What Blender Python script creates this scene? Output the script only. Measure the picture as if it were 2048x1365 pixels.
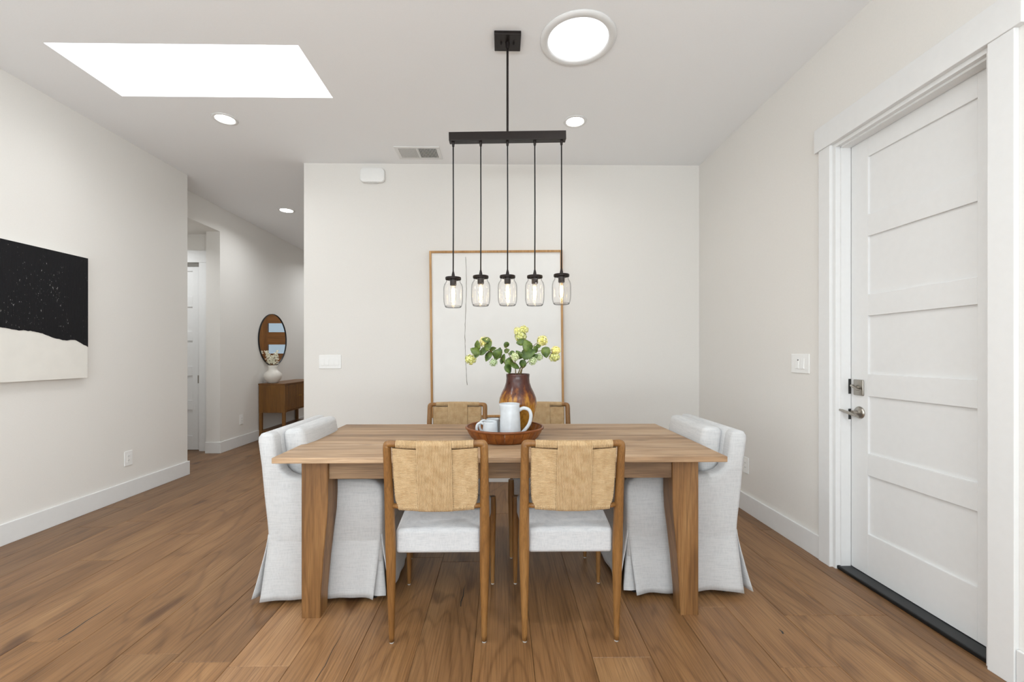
import bpy, math, random
from mathutils import Vector, Matrix, noise as mnoise
from math import sin, cos, pi, radians as R

for o in list(bpy.data.objects):
    bpy.data.objects.remove(o)
scene = bpy.context.scene
COL = scene.collection
random.seed(7)

# ---------------------------------------------------------------- camera
CAM_H, CEIL = 1.225, 3.05
cam_d = bpy.data.cameras.new('camera')
cam_d.sensor_width = 36.0
cam_d.lens = 860.0 * 36.0 / 2048.0
cam_d.shift_x = 8.0 / 2048.0
cam_d.shift_y = 26.5 / 2048.0
cam_d.clip_start = 0.05
cam = bpy.data.objects.new('camera', cam_d)
COL.objects.link(cam)
cam.location = (0, 0, CAM_H)
cam.rotation_euler = (R(90), 0, R(-0.8))
scene.camera = cam

# ---------------------------------------------------------------- world, daylight, exposure
world = bpy.data.worlds.new('sky')
scene.world = world
world.use_nodes = True
bg = world.node_tree.nodes['Background']
bg.inputs[0].default_value = (0.90, 0.95, 1.0, 1)
bg.inputs[1].default_value = 1.6

vs = scene.view_settings
vs.view_transform = 'Standard'
vs.look = 'None'
vs.exposure = 0.18
vs.gamma = 1.0
vs.use_curve_mapping = False


def area(name, loc, rot, sx, sy, power, color, spread=180):
    d = bpy.data.lights.new(name, 'AREA')
    d.shape = 'RECTANGLE'
    d.size, d.size_y, d.energy, d.color = sx, sy, power, color
    d.spread = R(spread)
    o = bpy.data.objects.new(name, d)
    COL.objects.link(o)
    o.location, o.rotation_euler = loc, rot
    return o


# fill lamps at the added, unseen glazed doors and side windows behind the camera,
# and daylight from the roof light in the ceiling
FILL_COL = (0.88, 0.955, 1.0)
area('added_rear_fill', (-0.6, -3.9, 1.45), (R(90), 0, 0), 4.4, 2.1, 4, FILL_COL)
area('added_left_fill', (-3.12, -1.9, 1.55), (R(90), 0, R(-90)), 2.4, 1.7, 28, FILL_COL, 130)
area('added_right_fill', (1.83, -1.9, 1.55), (R(90), 0, R(90)), 2.4, 1.7, 90, FILL_COL, 120)
# added uplight behind the camera brightens the ceiling, as from an imagined sunlit terrace
area('added_ceiling_uplight', (-0.6, -3.88, 0.55), (R(172), 0, 0), 4.4, 1.0, 305, FILL_COL)
area('daylight_roof', (-1.945, 2.815, 3.60), (0, 0, 0), 1.4, 0.46, 12, (0.97, 0.985, 1.0))


# ---------------------------------------------------------------- helpers
def lin(c):
    if isinstance(c, str):
        c = [int(c[i:i + 2], 16) for i in (0, 2, 4)]
    out = []
    for v in c:
        v /= 255.0
        out.append(v / 12.92 if v <= 0.04045 else ((v + 0.055) / 1.055) ** 2.4)
    return tuple(out) + (1.0,)


class MB:
    """collects vertices and faces, builds one mesh object"""

    def __init__(s):
        s.v, s.f = [], []

    def add(s, vs_, fs_):
        b = len(s.v)
        s.v += [tuple(p) for p in vs_]
        s.f += [tuple(i + b for i in q) for q in fs_]
        return s

    def box(s, x0, x1, y0, y1, z0, z1, M=None):
        p = [(x0, y0, z0), (x1, y0, z0), (x1, y1, z0), (x0, y1, z0), (x0, y0, z1), (x1, y0, z1), (x1, y1, z1), (x0, y1, z1)]
        if M:
            p = [M @ Vector(q) for q in p]
        return s.add(p, [(0, 3, 2, 1), (4, 5, 6, 7), (0, 1, 5, 4), (1, 2, 6, 5), (2, 3, 7, 6), (3, 0, 4, 7)])

    def rbox(s, x0, x1, y0, y1, z0, z1, r=0.003, k=2, n=0, M=None, fn=None):
        """box with rounded edges; n extra interior cuts; fn deforms each point (unit coords, point)"""
        c = Vector(((x0 + x1) / 2, (y0 + y1) / 2, (z0 + z1) / 2))
        h = Vector((abs(x1 - x0) / 2, abs(y1 - y0) / 2, abs(z1 - z0) / 2))
        r = min(r, min(h) * 0.999)
        ax = []
        for a in range(3):
            edge = [1 - math.tan(pi / 4 * (1 - i / k)) for i in range(k + 1)]
            lo = [-h[a] + r * e for e in edge]
            mid = [(-h[a] + r) + (2 * h[a] - 2 * r) * (i + 1) / (n + 1) for i in range(n)]
            hi = [-q for q in reversed(lo)]
            ax.append(lo + mid + hi)
        N = [len(a) for a in ax]
        idx, V, F = {}, [], []

        def vid(i, j, l):
            key = (i, j, l)
            if key not in idx:
                p = Vector((ax[0][i], ax[1][j], ax[2][l]))
                q = Vector([max(-(h[a] - r), min(h[a] - r, p[a])) for a in range(3)])
                d = p - q
                if d.length > 1e-9:
                    d = d.normalized() * r
                w = q + d
                u = Vector((w.x / h.x, w.y / h.y, w.z / h.z))
                w = w + c
                if fn:
                    w = fn(u, w)
                if M:
                    w = M @ w
                idx[key] = len(V)
                V.append(w)
            return idx[key]
        for a, b, cx in ((0, 1, 2), (1, 2, 0), (2, 0, 1)):
            for side in (0, N[cx] - 1):
                for i in range(N[a] - 1):
                    for j in range(N[b] - 1):
                        q = []
                        for di, dj in ((0, 0), (1, 0), (1, 1), (0, 1)):
                            t = [0, 0, 0]
                            t[a], t[b], t[cx] = i + di, j + dj, side
                            q.append(vid(*t))
                        F.append(tuple(q) if side else tuple(reversed(q)))
        return s.add(V, F)

    def lathe(s, prof, seg=32, c=(0, 0, 0), fn=None, closed=False):
        V, F = [], []
        n = len(prof)
        for (r, z) in prof:
            for i in range(seg):
                a = 2 * pi * i / seg
                rr = fn(r, z, a) if fn else r
                V.append((c[0] + rr * cos(a), c[1] + rr * sin(a), c[2] + z))
        for k in range(n if closed else n - 1):
            for i in range(seg):
                j = (i + 1) % seg
                a, b = k * seg, ((k + 1) % n) * seg
                F.append((a + i, a + j, b + j, b + i))
        if not closed:
            if prof[0][0] > 1e-6:
                F.append(tuple(reversed(range(seg))))
            if prof[-1][0] > 1e-6:
                F.append(tuple((n - 1) * seg + i for i in range(seg)))
        return s.add(V, F)

    def tube(s, path, rad, seg=8, flat=1.0, cap=True, closed=False, up=None):
        P = [Vector(p) for p in path]
        n = len(P)
        if not hasattr(rad, '__len__'):
            rad = [rad] * n
        V, F = [], []
        t0 = (P[1] - P[0]).normalized()
        u = Vector(up) if up else (Vector((1, 0, 0)) if abs(t0.x) < 0.8 else Vector((0, 1, 0)))
        for i in range(n):
            if closed:
                t = (P[(i + 1) % n] - P[i - 1]).normalized()
            else:
                t = (P[min(i + 1, n - 1)] - P[max(i - 1, 0)]).normalized()
            u = (u - t * u.dot(t))
            u.normalize()
            w = t.cross(u)
            for k in range(seg):
                a = 2 * pi * k / seg
                V.append(P[i] + (u * cos(a) + w * sin(a) * flat) * rad[i])
        for i in range(n if closed else n - 1):
            for k in range(seg):
                l = (k + 1) % seg
                a, b = i * seg, ((i + 1) % n) * seg
                F.append((a + k, a + l, b + l, b + k))
        if cap and not closed:
            F.append(tuple(reversed(range(seg))))
            F.append(tuple((n - 1) * seg + k for k in range(seg)))
        return s.add(V, F)

    def extr(s, pts, d0, d1, bev, plane='xz'):
        """outline in a plane, extruded along the third axis, with softened rims"""
        n = len(pts)
        ar = sum(pts[i][0] * pts[(i + 1) % n][1] - pts[(i + 1) % n][0] * pts[i][1] for i in range(n))
        sg = 1 if ar > 0 else -1
        nor = []
        for i in range(n):
            a, b, c = Vector(pts[i - 1]), Vector(pts[i]), Vector(pts[(i + 1) % n])
            e1, e2 = (b - a).normalized(), (c - b).normalized()
            m = Vector((e1.y + e2.y, -(e1.x + e2.x))) * sg
            nor.append(m.normalized() if m.length > 1e-6 else Vector((0, 0)))
        rings = [(d0, bev), (d0 + .3 * bev, .3 * bev), (d0 + bev, 0), (d1 - bev, 0), (d1 - .3 * bev, .3 * bev), (d1, bev)]
        V, F = [], []
        for d, ins in rings:
            for i in range(n):
                p = Vector(pts[i]) - nor[i] * ins
                V.append((p.x, d, p.y) if plane == 'xz' else ((d, p.x, p.y) if plane == 'yz' else (p.x, p.y, d)))
        for k in range(len(rings) - 1):
            for i in range(n):
                j = (i + 1) % n
                F.append((k * n + i, k * n + j, (k + 1) * n + j, (k + 1) * n + i))
        F.append(tuple(reversed(range(n))))
        F.append(tuple((len(rings) - 1) * n + i for i in range(n)))
        return s.add(V, F)

    def mesh(s, name, mat, smooth=False):
        me = bpy.data.meshes.new(name)
        me.from_pydata(s.v, [], s.f)
        me.validate()
        import bmesh
        bm = bmesh.new()
        bm.from_mesh(me)
        bmesh.ops.recalc_face_normals(bm, faces=bm.faces)
        bm.to_mesh(me)
        bm.free()
        me.materials.append(mat)
        if smooth is not False:
            if smooth is True:
                me.polygons.foreach_set('use_smooth', [True] * len(me.polygons))
            else:
                me.set_sharp_from_angle(angle=R(smooth))
        return me

    def build(s, name, mat, parent=None, smooth=False, loc=None, rot=None):
        return place(name, s.mesh(name, mat, smooth), parent, loc, rot)


def place(name, me, parent=None, loc=None, rot=None):
    o = bpy.data.objects.new(name, me)
    COL.objects.link(o)
    if parent:
        o.parent = parent
    if loc:
        o.location = loc
    if rot:
        o.rotation_euler = rot
    return o


def tag(o, label, cat, group=None, kind=None):
    o['label'], o['category'] = label, cat
    if group:
        o['group'] = group
    if kind:
        o['kind'] = kind
    return o


def thing(name, label, cat, loc=(0, 0, 0), rz=0, group=None, kind=None):
    o = bpy.data.objects.new(name, None)
    o.empty_display_size = 0.05
    COL.objects.link(o)
    o.location, o.rotation_euler = loc, (0, 0, rz)
    return tag(o, label, cat, group, kind)


def copy_tree(o, parent=None):
    c = o.copy()
    COL.objects.link(c)
    c.parent = parent
    for ch in list(o.children):
        copy_tree(ch, c)
    return c


def smoothpath(pts, n=6):
    P = [Vector(p) for p in pts]
    out = []
    for i in range(len(P) - 1):
        p0, p1, p2, p3 = P[max(i - 1, 0)], P[i], P[i + 1], P[min(i + 2, len(P) - 1)]
        for k in range(n):
            t = k / n
            out.append(0.5 * ((2 * p1) + (p2 - p0) * t + (2 * p0 - 5 * p1 + 4 * p2 - p3) * t * t + (3 * p1 - p0 - 3 * p2 + p3) * t ** 3))
    out.append(P[-1])
    return out


# ---------------------------------------------------------------- materials
def nt(name):
    m = bpy.data.materials.new(name)
    m.use_nodes = True
    t = m.node_tree
    return m, t, t.nodes, t.links, t.nodes['Principled BSDF']


def tex_noise(N, L, vec, scale, detail=3, rough=0.5, dist=0.0):
    n = N.new('ShaderNodeTexNoise')
    n.inputs['Scale'].default_value = scale
    n.inputs['Detail'].default_value = detail
    n.inputs['Roughness'].default_value = rough
    n.inputs['Distortion'].default_value = dist
    if vec is not None:
        L.new(vec, n.inputs['Vector'])
    return n


def ramp(N, L, fac, stops):
    r = N.new('ShaderNodeValToRGB')
    while len(r.color_ramp.elements) < len(stops):
        r.color_ramp.elements.new(0.5)
    for e, (p, c) in zip(r.color_ramp.elements, stops):
        e.position, e.color = p, c
    L.new(fac, r.inputs[0])
    return r


def mixc(N, L, mode, fac, a, b):
    m = N.new('ShaderNodeMix')
    m.data_type = 'RGBA'
    m.blend_type = mode
    for sock, val in ((m.inputs[0], fac), (m.inputs[6], a), (m.inputs[7], b)):
        if hasattr(val, 'links'):
            L.new(val, sock)
        else:
            sock.default_value = val
    return m.outputs[2]


def bump(N, L, B, h, strength, dist=0.002):
    b = N.new('ShaderNodeBump')
    b.inputs['Strength'].default_value = strength
    b.inputs['Distance'].default_value = dist
    L.new(h, b.inputs['Height'])
    L.new(b.outputs[0], B.inputs['Normal'])


def objvec(N, L, scale=(1, 1, 1), rnd=False, coord='Object'):
    tc = N.new('ShaderNodeTexCoord')
    mp = N.new('ShaderNodeMapping')
    mp.inputs['Scale'].default_value = scale
    src = tc.outputs[coord]
    if rnd:
        oi = N.new('ShaderNodeObjectInfo')
        mu = N.new('ShaderNodeMath')
        mu.operation = 'MULTIPLY'
        mu.inputs[1].default_value = 37.0
        L.new(oi.outputs['Random'], mu.inputs[0])
        va = N.new('ShaderNodeVectorMath')
        va.operation = 'ADD'
        L.new(src, va.inputs[0])
        L.new(mu.outputs[0], va.inputs[1])
        src = va.outputs[0]
    L.new(src, mp.inputs[0])
    return mp.outputs[0]


def plain(name, col, rough=0.5, metal=0.0, vary=0.04, bscale=60, bstr=0.05, spec=0.5):
    m, t, N, L, B = nt(name)
    c = lin(col)
    v = objvec(N, L)
    n = tex_noise(N, L, v, bscale, 4)
    lo = tuple(x * (1 - vary) for x in c[:3]) + (1,)
    hi = tuple(min(1, x * (1 + vary)) for x in c[:3]) + (1,)
    r = ramp(N, L, n.outputs['Fac'], [(0.3, lo), (0.7, hi)])
    L.new(r.outputs[0], B.inputs['Base Color'])
    B.inputs['Roughness'].default_value = rough
    B.inputs['Metallic'].default_value = metal
    B.inputs['Specular IOR Level'].default_value = spec
    if bstr:
        bump(N, L, B, n.outputs['Fac'], bstr, 0.001)
    return m


def wood(name, dark, mid, light, axis='y', scale=1.0, rough=0.45, knots=True, tint=True, contrast=1.0, bstr=0.12, rings=0.45, st=0.10, freq=75.0):
    m, t, N, L, B = nt(name)
    dark, mid, light = lin(dark), lin(mid), lin(light)
    st = {'x': (st, 1, 1), 'y': (1, st, 1), 'z': (1, 1, st)}[axis]
    fine = {'x': (0.02, 1, 1), 'y': (1, 0.02, 1), 'z': (1, 1, 0.02)}[axis]
    v = objvec(N, L, tuple(a * scale for a in st), True)
    n1 = tex_noise(N, L, v, 5.5, 5, 0.6, 0.6)
    # growth rings: noise bent through a sine
    n2 = tex_noise(N, L, v, 3.2, 2, 0.4, 0.3)
    mu = N.new('ShaderNodeMath')
    mu.operation = 'MULTIPLY'
    mu.inputs[1].default_value = freq
    L.new(n2.outputs['Fac'], mu.inputs[0])
    sn = N.new('ShaderNodeMath')
    sn.operation = 'SINE'
    L.new(mu.outputs[0], sn.inputs[0])
    rg = ramp(N, L, sn.outputs[0], [(0.0, (1, 1, 1, 1)), (0.55, (0.97, 0.96, 0.95, 1)), (0.85, (0.80, 0.77, 0.74, 1)), (1.0, (0.62, 0.58, 0.54, 1))])
    v2 = objvec(N, L, tuple(a * scale for a in fine), True)
    n3 = tex_noise(N, L, v2, 170, 3, 0.6)
    base = ramp(N, L, n1.outputs['Fac'], [(0.5 - 0.25 / contrast, dark), (0.5, mid), (0.5 + 0.25 / contrast, light)])
    c1 = mixc(N, L, 'MULTIPLY', rings, base.outputs[0], rg.outputs[0])
    pr = ramp(N, L, n3.outputs['Fac'], [(0.35, (0.66, 0.64, 0.62, 1)), (0.55, (1, 1, 1, 1)), (0.75, (1.06, 1.05, 1.03, 1))])
    c2 = mixc(N, L, 'MULTIPLY', 0.9, c1, pr.outputs[0])
    if knots:
        v3 = objvec(N, L, tuple(a * scale for a in {'x': (0.4, 1, 1), 'y': (1, 0.4, 1), 'z': (1, 1, 0.4)}[axis]), True)
        n4 = tex_noise(N, L, v3, 4.6, 1, 0.4)
        kr = ramp(N, L, n4.outputs['Fac'], [(0.0, (0.25, 0.2, 0.16, 1)), (0.235, (0.35, 0.28, 0.24, 1)), (0.29, (1, 1, 1, 1))])
        c2 = mixc(N, L, 'MULTIPLY', 0.85, c2, kr.outputs[0])
    if tint:
        oi = N.new('ShaderNodeObjectInfo')
        c2 = mixc(N, L, 'MULTIPLY', 1.0, c2, oi.outputs['Color'])
    L.new(c2, B.inputs['Base Color'])
    B.inputs['Roughness'].default_value = rough
    bump(N, L, B, n3.outputs['Fac'], bstr, 0.0008)
    return m


def fabric(name, col, dark, rough=0.9, scale=260.0, stretch=(0.12, 0.12, 1.0)):
    m, t, N, L, B = nt(name)
    v1 = objvec(N, L, stretch)
    n1 = tex_noise(N, L, v1, scale, 3, 0.65)
    v2 = objvec(N, L, (1.0, 1.0, 0.15))
    n2 = tex_noise(N, L, v2, scale * 1.2, 2, 0.6)
    mx = mixc(N, L, 'MIX', 0.4, n1.outputs['Fac'], n2.outputs['Fac'])
    r = ramp(N, L, mx, [(0.34, lin(dark)), (0.55, lin(col))])
    L.new(r.outputs[0], B.inputs['Base Color'])
    B.inputs['Roughness'].default_value = rough
    B.inputs['Specular IOR Level'].default_value = 0.15
    B.inputs['Sheen Weight'].default_value = 0.15
    bump(N, L, B, mx, 0.25, 0.0015)
    return m


def emis(name, col, strength):
    m, t, N, L, B = nt(name)
    B.inputs['Base Color'].default_value = (0.8, 0.8, 0.8, 1)
    B.inputs['Emission Color'].default_value = lin(col)
    B.inputs['Emission Strength'].default_value = strength
    return m


def thin_glass(name, tint=(1, 1, 1), edge=0.55, gloss=0.9, wob=0.0):
    """clear thin wall of glass: see-through face-on, denser and more mirror-like towards its rim"""
    m, t, N, L, B = nt(name)
    N.remove(B)
    out = N['Material Output']
    tr = N.new('ShaderNodeBsdfTransparent')
    gl = N.new('ShaderNodeBsdfGlossy')
    gl.inputs['Roughness'].default_value = 0.03
    gl.inputs['Color'].default_value = (gloss, gloss, gloss, 1)
    lw = N.new('ShaderNodeLayerWeight')
    lw.inputs['Blend'].default_value = 0.5
    r = ramp(N, L, lw.outputs['Facing'], [(0.0, tint + (1,)), (0.5, tint + (1,)), (1.0, tuple(x * edge for x in tint) + (1,))])
    L.new(r.outputs[0], tr.inputs['Color'])
    fr = ramp(N, L, lw.outputs['Facing'], [(0.0, (.04, .04, .04, 1)), (0.5, (.05, .05, .05, 1)), (0.85, (.16, .16, .16, 1)), (1.0, (.5, .5, .5, 1))])
    if wob:
        v = objvec(N, L)
        n = tex_noise(N, L, v, 55, 2)
        b = N.new('ShaderNodeBump')
        b.inputs['Strength'].default_value = wob
        b.inputs['Distance'].default_value = 0.004
        L.new(n.outputs['Fac'], b.inputs['Height'])
        L.new(b.outputs[0], gl.inputs['Normal'])
    mx = N.new('ShaderNodeMixShader')
    L.new(fr.outputs[0], mx.inputs[0])
    L.new(tr.outputs[0], mx.inputs[1])
    L.new(gl.outputs[0], mx.inputs[2])
    L.new(mx.outputs[0], out.inputs[0])
    return m


M = {}
M['wall'] = plain('wall_paint', 'E7E4DF', 0.75, vary=0.012, bscale=140, bstr=0.04, spec=0.25)
M['ceil'] = plain('ceiling_paint', 'F5F6F7', 0.85, vary=0.01, bscale=140, bstr=0.03, spec=0.2)
M['trim'] = plain('white_trim_paint', 'E6E6E5', 0.42, vary=0.01, bscale=30, bstr=0.01, spec=0.4)
M['plastic'] = plain('white_plastic', 'F2F2F0', 0.35, vary=0.01, bstr=0)
M['slot'] = plain('dark_slot', '30302E', 0.6, bstr=0)
M['floor'] = wood('oak_floor', '76522F', '8F6742', 'A67E55', 'y', 1.0, 0.42, True, True, 0.9, 0.14, 0.6, 0.15, 95.0)
M['subfloor'] = wood('floor_underlay', '3A271A', '4A3322', '5A3F2B', 'y', 1.0, 0.7, False, False)
M['table_x'] = wood('mango_table_lengthwise', '7C5F45', 'AB8C6C', 'C6AA8C', 'x', 1.3, 0.5, False, True, 1.5, 0.10, 0.5)
M['table_z'] = wood('mango_table_leg', '5E3F20', '8A6238', 'A67E50', 'z', 1.6, 0.48, True, False, 1.3, 0.10, 0.5)
M['table_y'] = wood('mango_table_short', '8A6C50', 'A98A6A', 'BFA283', 'y', 1.3, 0.5, False, True, 0.9, 0.08, 0.3)
M['teak'] = wood('chair_teak', '6E4721', '8F6434', 'A67C4A', 'z', 2.0, 0.42, False, False, 1.0, 0.06, 0.3)
M['teak_x'] = wood('chair_teak_rail', '6E4721', '8F6434', 'A67C4A', 'x', 2.0, 0.42, False, False, 1.0, 0.06, 0.3)
M['frame_oak'] = wood('pale_oak_frame', 'A9793F', 'BF915A', 'CFA570', 'z', 2.0, 0.5, False, False, 1.0, 0.04, 0.2)
M['console'] = wood('console_walnut', '5E3A12', '7E5420', '94682E', 'z', 1.2, 0.4, False, False, 1.0, 0.06, 0.35)
M['console_top'] = wood('console_walnut_top', '5E3A18', '7E5428', '946838', 'y', 1.2, 0.4, False, False, 1.0, 0.06, 0.35)
M['door_wood'] = wood('front_door_wood', '6E4318', '8D5A26', 'A26E36', 'z', 1.2, 0.4, False, False, 1.0, 0.05, 0.35)
M['door_wood_x'] = wood('front_door_rail_wood', '6E4318', '8D5A26', 'A26E36', 'x', 1.2, 0.4, False, False, 1.0, 0.05, 0.35)
M['linen'] = fabric('white_slipcover_linen', 'CACACA', 'BABBBC', stretch=(0.06, 0.06, 1.0), scale=240)
M['seat_linen'] = fabric('white_seat_linen', 'CECECF', 'B9BBBE', stretch=(0.07, 0.07, 1.0), scale=300)
M['black_metal'] = plain('dark_bronze_metal', '2A2422', 0.38, 0.6, vary=0.05, bstr=0.02)
M['black'] = plain('black_rubber', '151515', 0.5, bstr=0)
M['bronze_sill'] = plain('dark_threshold_metal', '26282A', 0.35, 0.5, vary=0.05, bstr=0.02)
M['nickel'] = plain('brushed_nickel', 'A9A49C', 0.3, 1.0, vary=0.05, bscale=200, bstr=0.02)
M['brass'] = plain('brass', 'C9A45C', 0.3, 1.0, vary=0.03, bstr=0)
M['glide'] = plain('grey_felt_glide', 'B9B7B2', 0.7)
M['canvas'] = plain('white_gessoed_canvas', 'F0EFEC', 0.8, vary=0.012, bscale=9, bstr=0.05, spec=0.2)
M['thread'] = plain('grey_thread', '8F8A80', 0.8, bstr=0)
M['cream_paint'] = plain('cream_paint_field', 'E6E3DC', 0.7, vary=0.03, bscale=8, bstr=0.15, spec=0.2)
M['can_lens'] = emis('lit_lamp_lens', 'FFFBF4', 14.0)
M['tube_lens'] = emis('daylight_diffuser', 'F4F8FF', 1.5)
M['filament'] = emis('glowing_filament', 'FFDCA6', 30.0)
M['jar_glass'] = thin_glass('jar_glass', (0.985, 0.98, 0.975), 0.30, 0.95, 0.25)
M['bulb_glass'] = thin_glass('bulb_glass', (1.0, 0.97, 0.92), 0.75, 0.7)
M['frosted'] = thin_glass('frosted_door_glass', (0.50, 0.55, 0.58), 0.9, 0.9)
M['pane'] = thin_glass('window_glass', (0.97, 0.98, 0.98), 0.9, 0.9)
M['ceramic'] = plain('white_glazed_stoneware', 'CDD2D6', 0.25, vary=0.07, bscale=28, bstr=0.06)
M['white_vase'] = plain('off_white_ceramic', 'E4DFD6', 0.35, vary=0.05, bscale=14, bstr=0.05)
M['stem'] = plain('woody_stem', '6B5A2E', 0.7, vary=0.15)
M['white_petal'] = plain('cream_petals', 'FAF6E2', 0.7, vary=0.05)


def mk_black_paint():
    m, t, N, L, B = nt('black_combed_paint')
    v = objvec(N, L, (1, 1, 0.08))
    n = tex_noise(N, L, v, 160, 2)
    v2 = objvec(N, L, (1, 1, 0.45))
    n2 = tex_noise(N, L, v2, 95, 3, 0.7)
    v3 = objvec(N, L, (1, 1, 0.35))
    n3 = tex_noise(N, L, v3, 7, 2)
    mu = N.new('ShaderNodeMath')
    mu.operation = 'MULTIPLY_ADD'
    L.new(n3.outputs['Fac'], mu.inputs[0])
    mu.inputs[1].default_value = 0.35
    L.new(n2.outputs['Fac'], mu.inputs[2])
    r = ramp(N, L, mu.outputs[0], [(0.0, lin('0E0E11')), (0.868, lin('141417')), (0.91, lin('A8A8A6'))])
    L.new(r.outputs[0], B.inputs['Base Color'])
    B.inputs['Roughness'].default_value = 0.65
    B.inputs['Specular IOR Level'].default_value = 0.25
    bump(N, L, B, n.outputs['Fac'], 0.6, 0.004)
    return m


def mk_cord():
    m, t, N, L, B = nt('paper_cord')
    v = objvec(N, L)
    n = tex_noise(N, L, v, 35, 3)
    n2 = tex_noise(N, L, v, 420, 2)
    r = ramp(N, L, n.outputs['Fac'], [(0.3, lin('B99A70')), (0.7, lin('CCB088'))])
    c = mixc(N, L, 'MULTIPLY', 0.5, r.outputs[0], ramp(N, L, n2.outputs['Fac'], [(0.3, (0.7, 0.66, 0.6, 1)), (0.6, (1, 1, 1, 1))]).outputs[0])
    L.new(c, B.inputs['Base Color'])
    B.inputs['Roughness'].default_value = 0.75
    bump(N, L, B, n2.outputs['Fac'], 0.4, 0.001)
    return m


def mk_vase():
    m, t, N, L, B = nt('drip_glazed_pottery')
    tc = N.new('ShaderNodeTexCoord')
    sp = N.new('ShaderNodeSeparateXYZ')
    L.new(tc.outputs['Object'], sp.inputs[0])
    v = objvec(N, L, (1, 1, 0.12))
    n = tex_noise(N, L, v, 34, 4, 0.65)
    mu = N.new('ShaderNodeMath')
    mu.operation = 'MULTIPLY_ADD'
    L.new(n.outputs['Fac'], mu.inputs[0])
    mu.inputs[1].default_value = 0.34
    L.new(sp.outputs['Z'], mu.inputs[2])
    r = ramp(N, L, mu.outputs[0], [(0.22, lin('9C7434')), (0.345, lin('B07A28')), (0.385, lin('7A4418')), (0.43, lin('4A2115')), (0.60, lin('3E1B14'))])
    n2 = tex_noise(N, L, objvec(N, L, (1, 1, 0.5)), 60, 4, 0.7)
    c = mixc(N, L, 'MULTIPLY', 0.8, r.outputs[0], ramp(N, L, n2.outputs['Fac'], [(0.32, (0.45, 0.36, 0.3, 1)), (0.5, (1, 1, 1, 1)), (0.75, (1.25, 1.2, 1.05, 1))]).outputs[0])
    L.new(c, B.inputs['Base Color'])
    B.inputs['Roughness'].default_value = 0.22
    bump(N, L, B, n2.outputs['Fac'], 0.08, 0.002)
    return m


def mk_leaf(name, c0, c1):
    m, t, N, L, B = nt(name)
    n = tex_noise(N, L, objvec(N, L, rnd=True), 2.6, 2)
    r = ramp(N, L, n.outputs['Fac'], [(0.3, lin(c0)), (0.7, lin(c1))])
    oi = N.new('ShaderNodeObjectInfo')
    vr = ramp(N, L, oi.outputs['Random'], [(0.0, (0.72, 0.78, 0.70, 1)), (1.0, (1.25, 1.15, 1.0, 1))])
    L.new(mixc(N, L, 'MULTIPLY', 1.0, r.outputs[0], vr.outputs[0]), B.inputs['Base Color'])
    B.inputs['Roughness'].default_value = 0.45
    bump(N, L, B, n.outputs['Fac'], 0.1, 0.001)
    return m


def mk_mirror():
    m, t, N, L, B = nt('mirror_silver')
    n = tex_noise(N, L, objvec(N, L), 3, 1)
    r = ramp(N, L, n.outputs['Fac'], [(0.3, (0.9, 0.9, 0.9, 1)), (0.7, (0.92, 0.92, 0.92, 1))])
    L.new(r.outputs[0], B.inputs['Base Color'])
    B.inputs['Metallic'].default_value = 1.0
    B.inputs['Roughness'].default_value = 0.01
    return m


M['black_paint'] = mk_black_paint()
M['cord'] = mk_cord()
M['vase'] = mk_vase()
M['leaf'] = mk_leaf('viburnum_leaf', '37501F', '6C823C')
M['bloom_yellow'] = mk_leaf('bloom_yellow', 'E2DE6C', 'FAF8C8')
M['bloom_green'] = mk_leaf('bloom_green', 'C8DAA0', 'EAF2D2')
M['mirror'] = mk_mirror()
M['rattan'] = wood('tray_rattan', '63330F', '8F501B', 'AC6C2C', 'z', 3.0, 0.35, False, False, 1.0, 0.15, 0.3)
M['rattan_rim'] = wood('tray_rattan_rim', '5E300E', '83481A', '9C5C22', 'x', 3.0, 0.35, False, False, 1.0, 0.15, 0.3)


def struct(name, mb, mat, label, cat, smooth=False):
    return tag(mb.build(name, mat, None, smooth), label, cat, kind='structure')


# ================================================================ SETTING
XL, XR, YB = -3.20, 1.905, 4.13            # left wall, right wall, back wall faces
XH = -3.49                                 # hall wall face
HE = 8.9                                   # hall end wall

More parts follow.
